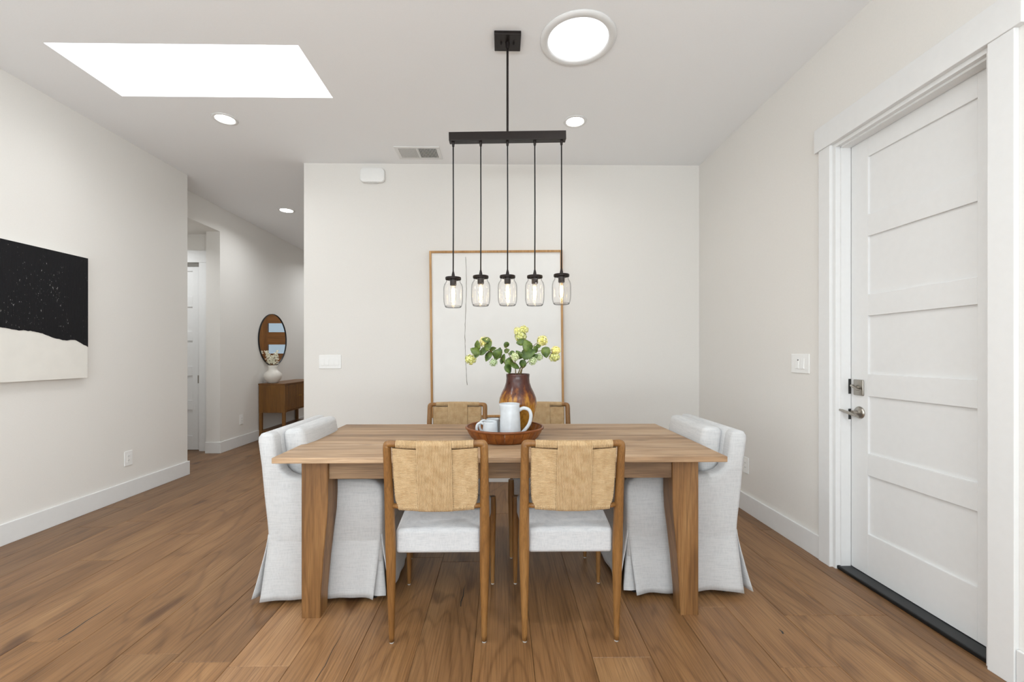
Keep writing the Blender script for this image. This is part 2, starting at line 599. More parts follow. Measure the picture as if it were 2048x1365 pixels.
# ---- floor with planks
fl = struct('floor', MB().box(-5.2, 2.3, -4.2, 9.3, -0.10, -0.014), M['subfloor'], 'wide plank brown oak floor running through the room into the hall', 'floor')
PW = 0.24
xs0 = 0.125
pieces_fixed = {-9: [1.86], -11: [2.587], -13: [3.085], -6: [1.727], 1: [1.73]}
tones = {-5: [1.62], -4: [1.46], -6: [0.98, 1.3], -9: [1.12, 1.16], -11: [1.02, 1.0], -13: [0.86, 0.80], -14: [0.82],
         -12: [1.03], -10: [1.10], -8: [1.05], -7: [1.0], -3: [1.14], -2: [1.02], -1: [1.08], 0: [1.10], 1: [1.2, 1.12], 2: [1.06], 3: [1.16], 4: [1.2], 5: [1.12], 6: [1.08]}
bases = {}
for k in range(-21, 8):
    x0 = xs0 + k * PW
    x1 = x0 + PW
    rr = random.Random(k + 100)
    fixed = pieces_fixed.get(k, [])
    start = (fixed[0] if fixed else rr.uniform(0.0, 2.2))
    cuts = []
    y = start
    while y > -1.2:
        y -= rr.uniform(1.9, 2.4)
    cuts = [max(y, -1.6)]
    yy = start if fixed else y + rr.uniform(2.0, 2.4)
    if fixed:
        cuts.append(start)
        yy = start + rr.uniform(2.0, 2.5)
    while yy < 9.0:
        cuts.append(yy)
        yy += rr.uniform(1.9, 2.4)
    cuts.append(9.1)
    tn = tones.get(k, [0.92])
    ti = 0
    for a, b in zip(cuts[:-1], cuts[1:]):
        if b - a < 0.05:
            continue
        g = 0.0006
        ln = (b - a) / 2
        mb = MB()
        bv = 0.0016
        hx = PW / 2 - g
        hy = ln - g
        V = [(-hx, -hy, -.012), (hx, -hy, -.012), (hx, hy, -.012), (-hx, hy, -.012),
             (-hx, -hy, -bv), (hx, -hy, -bv), (hx, hy, -bv), (-hx, hy, -bv),
             (-hx + bv, -hy + bv, 0), (hx - bv, -hy + bv, 0), (hx - bv, hy - bv, 0), (-hx + bv, hy - bv, 0)]
        F = [(0, 1, 5, 4), (1, 2, 6, 5), (2, 3, 7, 6), (3, 0, 4, 7), (4, 5, 9, 8), (5, 6, 10, 9), (6, 7, 11, 10), (7, 4, 8, 11), (8, 9, 10, 11)]
        mb.add(V, F)
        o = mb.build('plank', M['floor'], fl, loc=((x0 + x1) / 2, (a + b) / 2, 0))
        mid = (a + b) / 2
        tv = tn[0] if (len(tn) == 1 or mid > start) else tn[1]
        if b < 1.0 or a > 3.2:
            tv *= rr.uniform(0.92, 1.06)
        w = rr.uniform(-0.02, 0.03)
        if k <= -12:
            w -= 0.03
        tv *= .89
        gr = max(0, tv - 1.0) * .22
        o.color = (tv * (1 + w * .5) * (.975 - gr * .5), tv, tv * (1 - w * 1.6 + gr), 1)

# dark filled cracks and knots set into single planks
def crack(pts, w):
    P = [Vector((x, y, 0)) for x, y in pts]
    V, F = [], []
    for i, p in enumerate(P):
        t_ = (P[min(i + 1, len(P) - 1)] - P[max(i - 1, 0)]).normalized()
        n_ = Vector((-t_.y, t_.x, 0)) * w * (1 - abs(2 * i / (len(P) - 1) - 0.7) ** 2 * .55)
        V += [(p.x - n_.x, p.y - n_.y, .0002), (p.x + n_.x, p.y + n_.y, .0002), (p.x + n_.x, p.y + n_.y, -.004), (p.x - n_.x, p.y - n_.y, -.004)]
    for i in range(len(P) - 1):
        a, b = i * 4, i * 4 + 4
        for k in range(4):
            F.append((a + k, a + (k + 1) % 4, b + (k + 1) % 4, b + k))
    F += [(0, 1, 2, 3), tuple(len(V) - 4 + k for k in range(4))]
    MB().add(V, F).build('crack_filler', M['slot'], fl)


crack([(-1.905, 1.872), (-1.902, 1.93), (-1.908, 2.0), (-1.905, 2.08), (-1.910, 2.17)], .0032)
crack([(-.200, 2.09), (-.203, 2.13), (-.196, 2.18), (-.199, 2.24), (-.194, 2.29)], .0030)
crack([(-1.215, 1.60), (-1.200, 1.612), (-1.185, 1.61), (-1.172, 1.622)], .0040)
crack([(1.23, 1.865), (1.236, 1.88), (1.232, 1.90)], .0045)
crack([(-.70, 1.62), (-.695, 1.70), (-.702, 1.80), (-.698, 1.88)], .0014)

# ---- ceiling with roof-light opening
SX0, SX1, SY0, SY1 = -2.685, -1.203, 2.555, 3.077
cm = MB()
for (a, b, c, d) in ((-5.2, SX0, -4.2, 9.3), (SX1, 2.3, -4.2, 9.3), (SX0, SX1, -4.2, SY0), (SX0, SX1, SY1, 9.3)):
    cm.box(a, b, c, d, CEIL, CEIL + 0.12)
struct('ceiling', cm, M['ceil'], 'flat white ceiling with roof light and recessed lamps', 'ceiling')

# ---- roof light
w1 = thing('window_1', 'bright white rectangular skylight opening in the ceiling', 'skylight', (-1.944, 2.816, CEIL), kind='structure')
sh = MB()
lx, ly, hz = (SX1 - SX0) / 2, (SY1 - SY0) / 2, 0.62
sh.box(-lx - .03, -lx, -ly - .03, ly + .03, 0.12, hz).box(lx, lx + .03, -ly - .03, ly + .03, 0.12, hz)
sh.box(-lx, lx, -ly - .03, -ly, 0.12, hz).box(-lx, lx, ly, ly + .03, 0.12, hz)
sh.build('shaft', M['trim'], w1)
fr = MB()
fr.box(-lx, -lx + .03, -ly, ly, hz - .04, hz).box(lx - .03, lx, -ly, ly, hz - .04, hz).box(-lx + .03, lx - .03, -ly, -ly + .03, hz - .04, hz).box(-lx + .03, lx - .03, ly - .03, ly, hz - .04, hz)
fr.build('window_frame', M['trim'], w1)
MB().box(-lx + .03, lx - .03, -ly + .03, ly - .03, hz - .025, hz - .019).build('pane', M['pane'], w1)

# ---- walls
struct('wall_back', MB().box(-1.89, XR, YB, YB + 0.13, 0, CEIL), M['wall'], 'warm white wall behind the dining table', 'wall')
struct('wall_left', MB().box(XH, XL, -0.65, 4.42, 0, CEIL).box(XH, XL, -4.1, -3.15, 0, CEIL).box(XH, XL, -3.15, -0.65, 0, 0.65).box(XH, XL, -3.15, -0.65, 2.45, CEIL),
       M['wall'], 'warm white wall carrying the black and cream painting', 'wall')
DY0, DY1, DZ = 1.645, 2.450, 2.43          # clear door opening in the right wall
struct('wall_right', MB().box(XR, XR + .13, DY1, YB + .13, 0, CEIL).box(XR, XR + .13, -0.65, DY0, 0, CEIL).box(XR, XR + .13, -4.1, -3.15, 0, CEIL).box(XR, XR + .13, -3.15, -.65, 0, .65).box(XR, XR + .13, -3.15, -.65, 2.45, CEIL).box(XR, XR + .13, DY0, DY1, DZ, CEIL),
       M['wall'], 'warm white wall around the white panel door', 'wall')
rw = MB()
rw.box(XH, -2.8, -4.1, -4.0, 0, CEIL).box(1.6, XR + .13, -4.1, -4.0, 0, CEIL).box(-2.8, 1.6, -4.1, -4.0, 2.5, CEIL)
struct('wall_rear', rw, M['wall'], 'warm white wall around the added glazed doors behind the camera', 'wall')
struct('wall_hall', MB().box(XH - .03 - .14, XH, 5.37, HE, 0, CEIL).box(XH - .14, XH, 4.42, 5.37, 2.745, CEIL), M['wall'], 'warm white hall wall behind the round mirror and console', 'wall')
struct('wall_recess', MB().box(-5.1, XH - .14, 4.42, 5.5, 2.745, 2.80).box(-5.2, -5.1, 4.3, 5.6, 0, 2.8).box(-5.1, XH, 4.30, 4.42, 0, 2.8)
       .box(-3.75, XH - .17, 5.5, 5.62, 0, 2.8).box(-5.1, -3.75, 5.5, 5.62, 2.40, 2.8).box(-5.1, -4.6, 5.5, 5.62, 0, 2.40).box(-4.6, -3.75, 5.60, 5.74, 0, 2.4),
       M['wall'], 'small recess off the hall with a sliding door', 'wall')
struct('wall_foyer', MB().box(-1.70, -1.60, YB + .13, HE, 0, CEIL), M['wall'], 'warm white foyer wall opposite the mirror', 'wall')
ew = MB()
FX0, FX1 = -2.93, -1.93
ew.box(XH - .2, FX0, HE, HE + .13, 0, CEIL).box(FX1, -1.60, HE, HE + .13, 0, CEIL).box(FX0, FX1, HE, HE + .13, 2.44, CEIL)
struct('wall_hall_end', ew, M['wall'], 'warm white wall around the wooden front door', 'wall')

# ---- baseboards
BH, BT = 0.138, 0.015


def baseboard(name, boxes, label):
    mb = MB()
    for b in boxes:
        mb.rbox(*b, 0, BH, r=0.003, k=1)
    struct(name, mb, M['trim'], label, 'baseboard')


baseboard('baseboard_left', [(XL, XL + BT, -0.65, 4.42 + BT), (XL, XL + BT, -4.0, -0.65), (XL - .02, XL, 4.42, 4.42 + BT)], 'tall white baseboard under the black and cream painting')
baseboard('baseboard_right', [(XR - BT, XR, 2.536, YB), (XR - BT, XR, -4.0, 1.556)], 'tall white baseboard beside the white panel door')
baseboard('baseboard_back', [(-1.89, XR - BT, YB - BT, YB)], 'tall white baseboard on the wall behind the table')
baseboard('baseboard_hall', [(XH, XH + BT, 5.37 - BT, HE), (-3.665, XH, 5.37 - BT, 5.37)], 'tall white baseboard along the hall wall')

# ---- right door: casing, jamb, threshold
CX = 0.02
tr = thing('trim_1', 'white flat casing and jamb framing the panel door', 'door casing', (XR, DY0, 0), kind='structure')
dl = DY1 - DY0
MB().rbox(-CX, 0, dl, dl + .086, 0, DZ, r=.002, k=1).build('casing_board', M['trim'], tr)
MB().rbox(-CX, 0, -.088, 0, 0, DZ, r=.002, k=1).build('casing_board', M['trim'], tr)
MB().rbox(-CX - .006, 0, -.115, dl + .115, DZ, DZ + .138, r=.002, k=1).build('head_casing', M['trim'], tr)
MB().box(0, .14, dl - .020, dl, 0, DZ - .02).box(.025, .08, dl - .030, dl - .02, 0, DZ - .03).build('jamb', M['trim'], tr)
MB().box(0, .14, 0, .02, 0, DZ - .02).build('jamb', M['trim'], tr)
MB().box(0, .14, 0, dl, DZ - .02, DZ).box(.025, .08, .02, dl - .03, DZ - .03, DZ - .02).build('head_jamb', M['trim'], tr)
MB().rbox(.008, .16, .0, dl, 0.0, .020, r=.006, k=2).box(.012, .03, .0, dl, 0.0, .012).build('threshold', M['bronze_sill'], tr)
for z0, z1 in ((1.0, 1.085), (.855, .915)):
    MB().box(.066, .0815, dl - .0308, dl - .0215, z0, z1).build('strike_plate', M['slot'], tr)

# ---- right door leaf
XD = 1.988
dw = thing('door_1', 'tall white five-panel door with nickel lever and deadbolt', 'door', (XD, 2.421, 0.022), kind='structure')
DT = .044
W = .762
zb = 0.022
rails_z = [(0.0, .248 - zb), (.566 - zb, .685 - zb), (.997 - zb, 1.117 - zb), (1.434 - zb, 1.549 - zb), (1.867 - zb, 1.984 - zb), (2.300 - zb, 2.408 - zb)]
ST = .112
for y0, y1 in ((-ST, 0), (-W, -W + ST)):
    MB().rbox(0, DT, y0, y1, 0, 2.386, r=.0015, k=1).build('stile', M['trim'], dw)
for z0, z1 in rails_z:
    MB().rbox(0, DT, -W + ST, -ST, z0, z1, r=.0015, k=1).build('rail', M['trim'], dw)
for (a, b), (c, d) in zip(rails_z[:-1], rails_z[1:]):
    MB().box(.011, DT - .011, -W + ST, -ST, b, c).build('panel', M['trim'], dw)
db = MB().rbox(-.010, 0, -.090, -.025, .974, 1.062, r=.005, k=2).build('deadbolt', M['nickel'], dw, 30)
db['label'] = 'square nickel deadbolt plate'
lm = MB()
lm.tube([(-.008, -.0575, 1.018), (-.022, -.0575, 1.018)], .008, 10)
lm.rbox(-.038, -.018, -.063, -.052, .992, 1.044, r=.005, k=2, M=Matrix.Translation((0, -.0575, 1.018)) @ Matrix.Rotation(R(-62), 4, 'X') @ Matrix.Translation((0, .0575, -1.018)))
lm.build('thumb_turn', M['nickel'], db, 30)
lv = MB()
prof = [(0, 0), (.034, 0), (.034, .004), (.030, .010), (.018, .014), (.012, .018), (.012, .045), (0, .045)]
t_ = MB().lathe(prof, 24)
lv.add([(-z, -.060 + x, .879 + y) for (x, y, z) in t_.v], t_.f)
ro = lv.build('rosette', M['nickel'], dw, 30)
ro['label'] = 'round nickel door lever'
MB().tube(smoothpath([(-.046, -.088, .866), (-.050, -.075, .869), (-.053, -.05, .875), (-.055, -.020, .881), (-.055, .012, .886)], 5), [.010] * 4 + [.0105] * 9 + [.0095] * 8, 10, flat=.75).build('lever', M['nickel'], ro, 40)

# ---- recess sliding door
d3 = thing('door_2', 'narrow glimpse of a white panelled sliding door in the hall recess', 'door', (-4.60, 5.545, 0.005), kind='structure')
rz = [(0.0, .179), (.51, .632), (.944, 1.066), (1.392, 1.511), (1.826, 1.957), (2.282, 2.338)]
for x0, x1 in ((0, .11), (.65, .762)):
    MB().rbox(x0, x1, 0, .035, 0, 2.338, r=.0015, k=1).build('stile', M['trim'], d3)
for z0, z1 in rz:
    MB().rbox(.11, .65, 0, .035, z0, z1, r=.0015, k=1).build('rail', M['trim'], d3)
for (a, b), (c, d) in zip(rz[:-1], rz[1:]):
    MB().box(.11, .65, .010, .025, b, c).build('panel', M['trim'], d3)
MB().rbox(.716, .746, -.003, .0, .85, .95, r=.001, k=1).build('flush_pull', M['nickel'], d3)
t3 = thing('trim_2', 'white flat casing around the sliding door in the recess', 'door casing', (-3.825, 5.48, 0), kind='structure')
MB().rbox(0, .10, 0, .02, 0, 2.385, r=.002, k=1).build('casing_board', M['trim'], t3)
MB().rbox(-1.0, .13, -.004, .02, 2.385, 2.535, r=.002, k=1).build('head_casing', M['trim'], t3)

# ---- front door at the end of the hall (seen in the mirror)
d4 = thing('door_3', 'brown wooden front door with horizontal glass lites, seen in the round mirror', 'door', (FX0, HE + .03, 0), kind='structure')
fw = FX1 - FX0
lz = [.80, 1.24, 1.68, 2.10]
for x0, x1 in ((0, .17), (fw - .20, fw)):
    MB().box(x0, x1, 0, .045, 0, 2.44).build('stile', M['door_wood'], d4)
zz = 0
for l in lz + [None]:
    top = l if l else 2.44
    MB().box(.17, fw - .20, 0, .045, zz, top).build('rail', M['door_wood_x'], d4)
    if l:
        MB().box(.17, fw - .20, .018, .026, l, l + .185).build('pane', M['frosted'], d4)
        zz = l + .185

# ---- added glazed doors and side windows behind the camera, unseen, to light the room
w2 = thing('added_window_2', 'added unseen wide glazed sliding doors behind the camera', 'window', (-2.8, -4.05, 0), kind='structure')
for i in range(4):
    x = i * 1.1
    f = MB()
    f.box(x, x + .06, -.03, .03, 0, 2.5).box(x + 1.04, x + 1.1, -.03, .03, 0, 2.5).box(x + .06, x + 1.04, -.03, .03, 0, .08).box(x + .06, x + 1.04, -.03, .03, 2.42, 2.5)
    q = f.build('window_frame', M['black_metal'], w2)
    MB().box(x + .06, x + 1.04, -.004, .004, .08, 2.42).build('pane', M['pane'], q)
w3 = thing('added_window_3', 'added unseen side window behind the camera in the left wall', 'window', (XL - .15, -3.15, .65), kind='structure')
w4 = thing('added_window_4', 'added unseen side window behind the camera in the right wall', 'window', (XR + .07, -3.15, .65), kind='structure')
for i, w3 in ((0, w3), (1, w3), (0, w4), (1, w4)):
    y = i * 1.25
    q = MB().box(-.03, .03, y, y + .05, 0, 1.8).box(-.03, .03, y + 1.2, y + 1.25, 0, 1.8).box(-.03, .03, y + .05, y + 1.2, 0, .05).box(-.03, .03, y + .05, y + 1.2, 1.75, 1.8).build('window_frame', M['trim'], w3)
    MB().box(-.004, .004, y + .05, y + 1.2, .05, 1.75).build('pane', M['pane'], q)

# ================================================================ DINING TABLE
TX0, TX1, TY0, TY1, TH = -1.033, 1.026, 1.940, 2.867, 0.760
TCX, TCY = (TX0 + TX1) / 2, (TY0 + TY1) / 2
tb = thing('dining_table', 'rectangular brown wooden dining table with tapered legs', 'table', (TCX, TCY, 0), R(-0.3) * 0)
hx, hy = (TX1 - TX0) / 2, (TY1 - TY0) / 2
nb = 6
bw = 2 * hy / nb
for i in range(nb):
    y0, y1 = -hy + i * bw, -hy + (i + 1) * bw
    o = MB().rbox(-hx, hx, y0 + .0002, y1 - .0002, TH - .026, TH, r=.0015 if 0 < i < nb - 1 else .003, k=1).build('top_board', M['table_x'], tb)
    v = [1.10, 0.98, 1.06, .94, 1.05, .96][i]
    o.color = (v, v * .995, v * .98, 1)
LW = .122
for sx in (-1, 1):
    for sy in (-1, 1):
        V, F = [], []
        prof = [(0, .086), (.10, .089), (.25, .099), (.38, .110), (.47, .119), (.55, LW), (TH - .026, LW)]
        ox, oy = sx * (hx - .103), sy * (hy - .066)
        for z, w in prof:
            b = .003
            ring = [(0, b), (b, 0), (w - b, 0), (w, b), (w, w - b), (w - b, w), (b, w), (0, w - b)]
            for (a, c) in ring:
                V.append((ox - sx * a, oy - sy * c, z))
        n = len(prof)
        for k in range(n - 1):
            for i in range(8):
                j = (i + 1) % 8
                F.append((k * 8 + i, k * 8 + j, k * 8 + 8 + j, k * 8 + 8 + i))
        F += [tuple(range(8)), tuple((n - 1) * 8 + i for i in range(8))]
        MB().add(V, F).build('leg', M['table_z'], tb, 20)
az0, az1 = TH - .118, TH - .026
for sy in (-1, 1):
    y = sy * (hy - .066 - .012)
    o = MB().rbox(-hx + .103 + LW, hx - .103 - LW, min(y, y - sy * .024), max(y, y - sy * .024), az0, az1, r=.002, k=1).build('apron', M['table_x'], tb)
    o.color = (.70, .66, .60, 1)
for sx in (-1, 1):
    x = sx * (hx - .103 - .012)
    MB().rbox(min(x, x - sx * .024), max(x, x - sx * .024), -hy + .066 + LW, hy - .066 - LW, az0, az1, r=.002, k=1).build('apron', M['table_y'], tb)


# ================================================================ WOVEN CHAIRS
def woven_chair():
    """origin on the floor under the middle of the backrest; seat extends to +y"""
    t = thing('woven_chair', 'x', 'chair', group='wooden dining chairs with woven cord backs')
    # rear posts with a turned-in top
    for s in (-1, 1):
        pts = [(s * .196, .0, .006), (s * .197, -.002, .15), (s * .198, -.004, .30), (s * .199, -.007, .42), (s * .199, -.020, .55), (s * .199, -.040, .68), (s * .199, -.060, .80), (s * .1985, -.067, .843), (s * .194, -.070, .857), (s * .176, -.076, .861), (s * .150, -.084, .861)]
        rr = [.0108, .0155, .0205, .0225, .0210, .0185, .0168, .0170, .0168, .0145, .0130]
        path = smoothpath(pts, 4)
        rad = []
        for i in range(len(pts) - 1):
            for k in range(4):
                rad.append(rr[i] + (rr[i + 1] - rr[i]) * k / 4)
        rad.append(rr[-1])
        MB().tube(path, rad, 12, up=(1, 0, 0)).build('rear_leg', M['teak'], t, True)
        MB().lathe([(0, 0), (.009, 0), (.010, .004), (.010, .008), (0, .008)], 12, (s * .196, 0, 0)).build('foot_glide', M['glide'], t)
        # front legs
        p = [(s * .222, .462, .006), (s * .222, .461, .2), (s * .222, .458, .36), (s * .222, .456, .47)]
        MB().tube(smoothpath(p, 3), [.0095, .011, .0125, .014, .0155, .017, .0185, .0185, .018, .016], 12).build('front_leg', M['teak'], t, 40)
        MB().lathe([(0, 0), (.008, 0), (.009, .004), (.009, .008), (0, .008)], 12, (s * .222, .462, 0)).build('foot_glide', M['glide'], t)
    bow = lambda x: -.030 * (1 - (x / .19) ** 2)
    # rails
    for z, y, r, nm in ((.861, -.075, .0125, 'top_rail'), (.592, -.026, .0105, 'bottom_rail')):
        e = .186 if nm == 'bottom_rail' else .156
        MB().tube([(x * e, y + bow(x * e), z) for x in [i / 6 - 1 for i in range(13)]], r, 10).build(nm, M['teak_x'], t, True)
    ztop, zbot = .861, .592
    yt, yb = -.075, -.026

    def plane_y(z):
        return yt + (yb - yt) * (ztop - z) / (ztop - zbot)

    def strand_loop(mb, pts, w, h, ax):
        """flat cord strand following a closed path; ax = across direction"""
        n = len(pts)
        A = Vector(ax) * (w / 2)
        V, F = [], []
        for i in range(n):
            p = Vector(pts[i])
            tg = (Vector(pts[(i + 1) % n]) - Vector(pts[i - 1])).normalized()
            o = tg.cross(Vector(ax)).normalized() * h
            V += [p - A, p - A * .55 + o * .8, p + A * .55 + o * .8, p + A]
        for i in range(n):
            j = (i + 1) % n
            for k in range(3):
                F.append((i * 4 + k, i * 4 + k + 1, j * 4 + k + 1, j * 4 + k))
        mb.add(V, F)

    # vertical strands over the rails: short wraps at the sides, full height in the middle band
    def rail_loop(x, zc, yc, r, n=10):
        return [(x, yc + bow(x) + r * cos(2 * pi * i / n), zc + r * sin(2 * pi * i / n)) for i in range(n)]

    pitch = .00615
    nb_ = 11
    mt, mbm, mc = {-1: MB(), 1: MB()}, {-1: MB(), 1: MB()}, MB()
    for i in range(-25, 26):
        x = i * pitch
        if abs(i) > nb_:
            strand_loop(mt[1 if i > 0 else -1], rail_loop(x, ztop, yt, .0150), pitch, .0028, (1, 0, 0))
            strand_loop(mbm[1 if i > 0 else -1], rail_loop(x, zbot, yb, .0130), pitch, .0028, (1, 0, 0))
        else:
            b = bow(x)
            pts = []
            for k in range(7):
                a = pi * k / 6
                pts.append((x, yt + b + .0165 * cos(a), ztop + .0155 * sin(a)))
            for k in range(1, 7):
                z = ztop + (zbot - ztop) * k / 7
                pts.append((x, plane_y(z) + b - .0165, z))
            for k in range(7):
                a = pi + pi * k / 6
                pts.append((x, yb + b + .0165 * cos(a), zbot + .0140 * sin(a)))
            for k in range(1, 7):
                z = zbot + (ztop - zbot) * k / 7
                pts.append((x, plane_y(z) + b + .0165, z))
            strand_loop(mc, pts, pitch, .0028, (1, 0, 0))
    for q in (-1, 1):
        mt[q].build('top_cord_wrap', M['cord'], t)['kind'] = 'stuff'
        mbm[q].build('bottom_cord_wrap', M['cord'], t)['kind'] = 'stuff'
    mc.build('centre_cord_band', M['cord'], t)['kind'] = 'stuff'
    # side bands of horizontal strands, and the middle runs behind the centre band
    ms = MB()
    nz = 39
    zs0, zs1 = zbot + .006, ztop - .022
    for k in range(nz):
        u = k / (nz - 1)
        z = zs0 + (zs1 - zs0) * u
        half = .160 + .008 * (1 - (1 - u) ** 5) - .008 * max(0, 1 - u * 7) ** 2
        y = plane_y(z)
        pts = []
        for i in range(9):
            x = half * (i / 4 - 1)
            pts.append((x, y + bow(x) - .0125, z + .006 * (abs(x) / half) ** 2 * (u - .45)))
        for e_, d_ in ((.0055, -.0085), (.0080, 0), (.0055, .0085)):
            pts.append((half + e_, y + bow(half) + d_, z + .006 * (u - .45)))
        for i in range(9):
            x = -half * (i / 4 - 1)
            pts.append((x, y + bow(x) + .0125, z + .006 * (abs(x) / half) ** 2 * (u - .45)))
        for e_, d_ in ((.0055, .0085), (.0080, 0), (.0055, -.0085)):
            pts.append((-half - e_, y + bow(half) + d_, z + .006 * (u - .45)))
        d = Vector((0, (yb - yt) / (ztop - zbot) * -1, 1)).normalized()
        strand_loop(ms, pts, (zs1 - zs0) / (nz - 1), -.0024, d)
    ms.build('side_cord_band', M['cord'], t)['kind'] = 'stuff'
    # seat: trapezoid upholstered block

    def sf(u, w):
        v = (u.y + 1) / 2
        w.x *= (.181 + (.216 - .181) * v) / .2
        if u.z > 0:
            w.z += .022 * max(0, 1 - u.x ** 2) * max(0, 1 - u.y ** 4) * u.z
        return w
    MB().rbox(-.2, .2, .004, .462, .374, .478, r=.017, k=4, n=6, fn=sf).build('seat', M['seat_linen'], t, True)
    return t


ch = woven_chair()
spots = [(-.272, 1.832, 0, 'woven-back wooden chair on the near side, left of its neighbour, in front of the mugs'),
         (.293, 1.832, 0, 'woven-back wooden chair on the near side, right of its neighbour, nearer the white panel door'),
         (-.322, 3.045, R(180), 'woven-back wooden chair on the far side of the table, left of the brown vase'),
         (.277, 3.045, R(180), 'woven-back wooden chair on the far side, half hidden behind the brown vase')]
for i, (x, y, rz_, lab) in enumerate(spots):
    o = ch if i == 0 else copy_tree(ch)
    o.location, o.rotation_euler = (x, y, 0), (0, 0, rz_)
    o['label'] = lab


# ================================================================ SLIPCOVERED ARMCHAIRS
def slip_chair():
    """origin on the floor under the middle of the back; the sitter faces +x"""
    t = thing('slipcovered_armchair', 'x', 'armchair', group='white slipcovered armchairs at the table ends')
    hw, at = .325, .085
    side = [(.0545, .20), (.0545, .325), (.049, .394), (.034, .527), (.020, .677), (.004, .795), (.006, .815), (.018, .832), (.040, .838), (.068, .834), (.082, .818), (.088, .785), (.094, .735), (.102, .694), (.120, .655), (.147, .629), (.185, .616), (.25, .612), (.40, .610), (.545, .608), (.580, .600), (.603, .582), (.615, .555), (.617, .52), (.617, .20)]
    for s in (-1, 1):
        y0, y1 = (-hw, -hw + at) if s < 0 else (hw - at, hw)
        MB().extr(side, y0, y1, .018).build('arm', M['linen'], t, 50)
    back = side[:13] + [(.10, .70), (.135, .45), (.14, .20)]
    MB().extr(back, -hw + at - .016, hw - at + .016, .004).build('backrest', M['linen'], t, 50)
    MB().rbox(.10, .612, -hw + at - .004, hw - at + .004, .27, .345, r=.012, k=2).build('seat_base', M['linen'], t, 50)

    def cr(u, w):
        if abs(u.z) > .2:
            w.z += (1 if u.z > 0 else -.3) * .014 * max(0, 1 - u.x ** 2) * max(0, 1 - u.y ** 2)
        return w
    MB().rbox(.175, .645, -hw + at + .004, hw - at - .004, .345, .492, r=.035, k=4, n=5, fn=cr).build('seat_cushion', M['linen'], t, True)

    def bc(u, w):
        f = max(0, 1 - u.y ** 4) * max(0, 1 - u.z ** 4)
        w.x += .022 * f * (1 if u.x > 0 else -.3) * abs(u.x)
        return w
    Mx = Matrix.Translation((.118, 0, .485)) @ Matrix.Rotation(R(-7), 4, 'Y')
    o = MB().rbox(.004, .105, -hw + at + .006, hw - at - .006, 0.0, .352, r=.030, k=4, n=5, fn=bc, M=Mx).build('back_cushion', M['linen'], t, True)

    # skirt: four hanging panels meeting in open pleats
    def skirt(p0, p1, nrm, f0, f1, fm, seed, widen=.028, widen1=None):
        widen1 = widen if widen1 is None else widen1
        P0, P1, Nn = Vector(p0), Vector(p1), Vector(nrm)
        al = (P1 - P0).normalized()
        nu, nv = 26, 12
        zt, zb_ = .335, .022
        V, F = [], []
        for side_ in (0, 1):
            for j in range(nv + 1):
                tt = j / nv
                for i in range(nu + 1):
                    s_ = i / nu
                    edge = (2 * s_ - 1)
                    p = P0.lerp(P1, s_) + al * edge * (widen if edge < 0 else widen1) * tt ** 1.2
                    e0, e1 = max(0, 1 - s_ * 5.5) ** 2, max(0, 1 - (1 - s_) * 5.5) ** 2
                    off = (fm + f0 * e0 + f1 * e1) * tt ** 1.35 + .0065 * tt ** 2.2 * sin(seed + s_ * 10.5) + .004 * tt ** 2.2 * sin(seed * 2 + s_ * 23)
                    z = zt + (zb_ - zt) * tt + .006 * tt * sin(seed * 3 + s_ * 6.0) + .010 * tt * (1 - edge * edge) - .004 * tt
                    q = p + Nn * (off - .0014 + .0060 * min(1, tt * 2.0) - (0 if side_ else .004))
                    V.append((q.x, q.y, z))
        m_ = (nu + 1) * (nv + 1)
        for j in range(nv):
            for i in range(nu):
                a = j * (nu + 1) + i
                F.append((a, a + 1, a + nu + 2, a + nu + 1))
                F.append((m_ + a, m_ + a + nu + 1, m_ + a + nu + 2, m_ + a + 1))
        for i in range(nu):
            a = nv * (nu + 1) + i
            F.append((a, a + 1, m_ + a + 1, m_ + a))
            F.append((i, m_ + i, m_ + i + 1, i + 1))
        for j in range(nv):
            for e in (0, nu):
                a = j * (nu + 1) + e
                b = a + nu + 1
                F.append((a, b, m_ + b, m_ + a))
        return MB().add(V, F)
    xb, xf = .0545, .6165
    g = .006
    skirt((xb + g, -hw, 0), (xf - g, -hw, 0), (0, -1, 0), .010, .014, .004, 1.0, .028, -.034).build('skirt_panel', M['linen'], t, True)
    skirt((xb + g, hw, 0), (xf - g, hw, 0), (0, 1, 0), .010, .014, .004, 2.3, .028, -.034).build('skirt_panel', M['linen'], t, True)
    skirt((xb, -hw + g, 0), (xb, hw - g, 0), (-1, 0, 0), .045, .045, .028, 3.1, .006).build('skirt_panel', M['linen'], t, True)
    skirt((xf, -hw + g, 0), (xf, hw - g, 0), (1, 0, 0), .016, .016, .030, 4.4, .014).build('skirt_panel', M['linen'], t, True)
    for sx, x in ((-1, xb), (1, xf)):
        for sy in (-1, 1):
            y = sy * hw
            V, F = [], []
            n = 8
            for j in range(n + 1):
                tt = j / n
                z = .33 + (.030 - .33) * tt
                V += [(x - sx * .085, y - sy * .014, z), (x - sx * (.030 - .012 * tt), y - sy * (.010 - .008 * tt), z), (x - sx * (.012 - .030 * tt), y - sy * (.010 - .004 * tt), z), (x - sx * (.012 - .018 * tt), y - sy * .055, z)]
            for j in range(n):
                for k in range(3):
                    a = j * 4 + k
                    F.append((a, a + 1, a + 5, a + 4))
            MB().add(V, F).build('pleat', M['linen'], t, True)
            cx_, cy_ = x - sx * .05, y - sy * .05
            MB().tube([(cx_, cy_ - .012, .022), (cx_, cy_ + .012, .022)], .022, 14).box(cx_ - .006, cx_ + .006, cy_ - .006, cy_ + .006, .03, .28).build('caster', M['black'], t, 30)
    return t


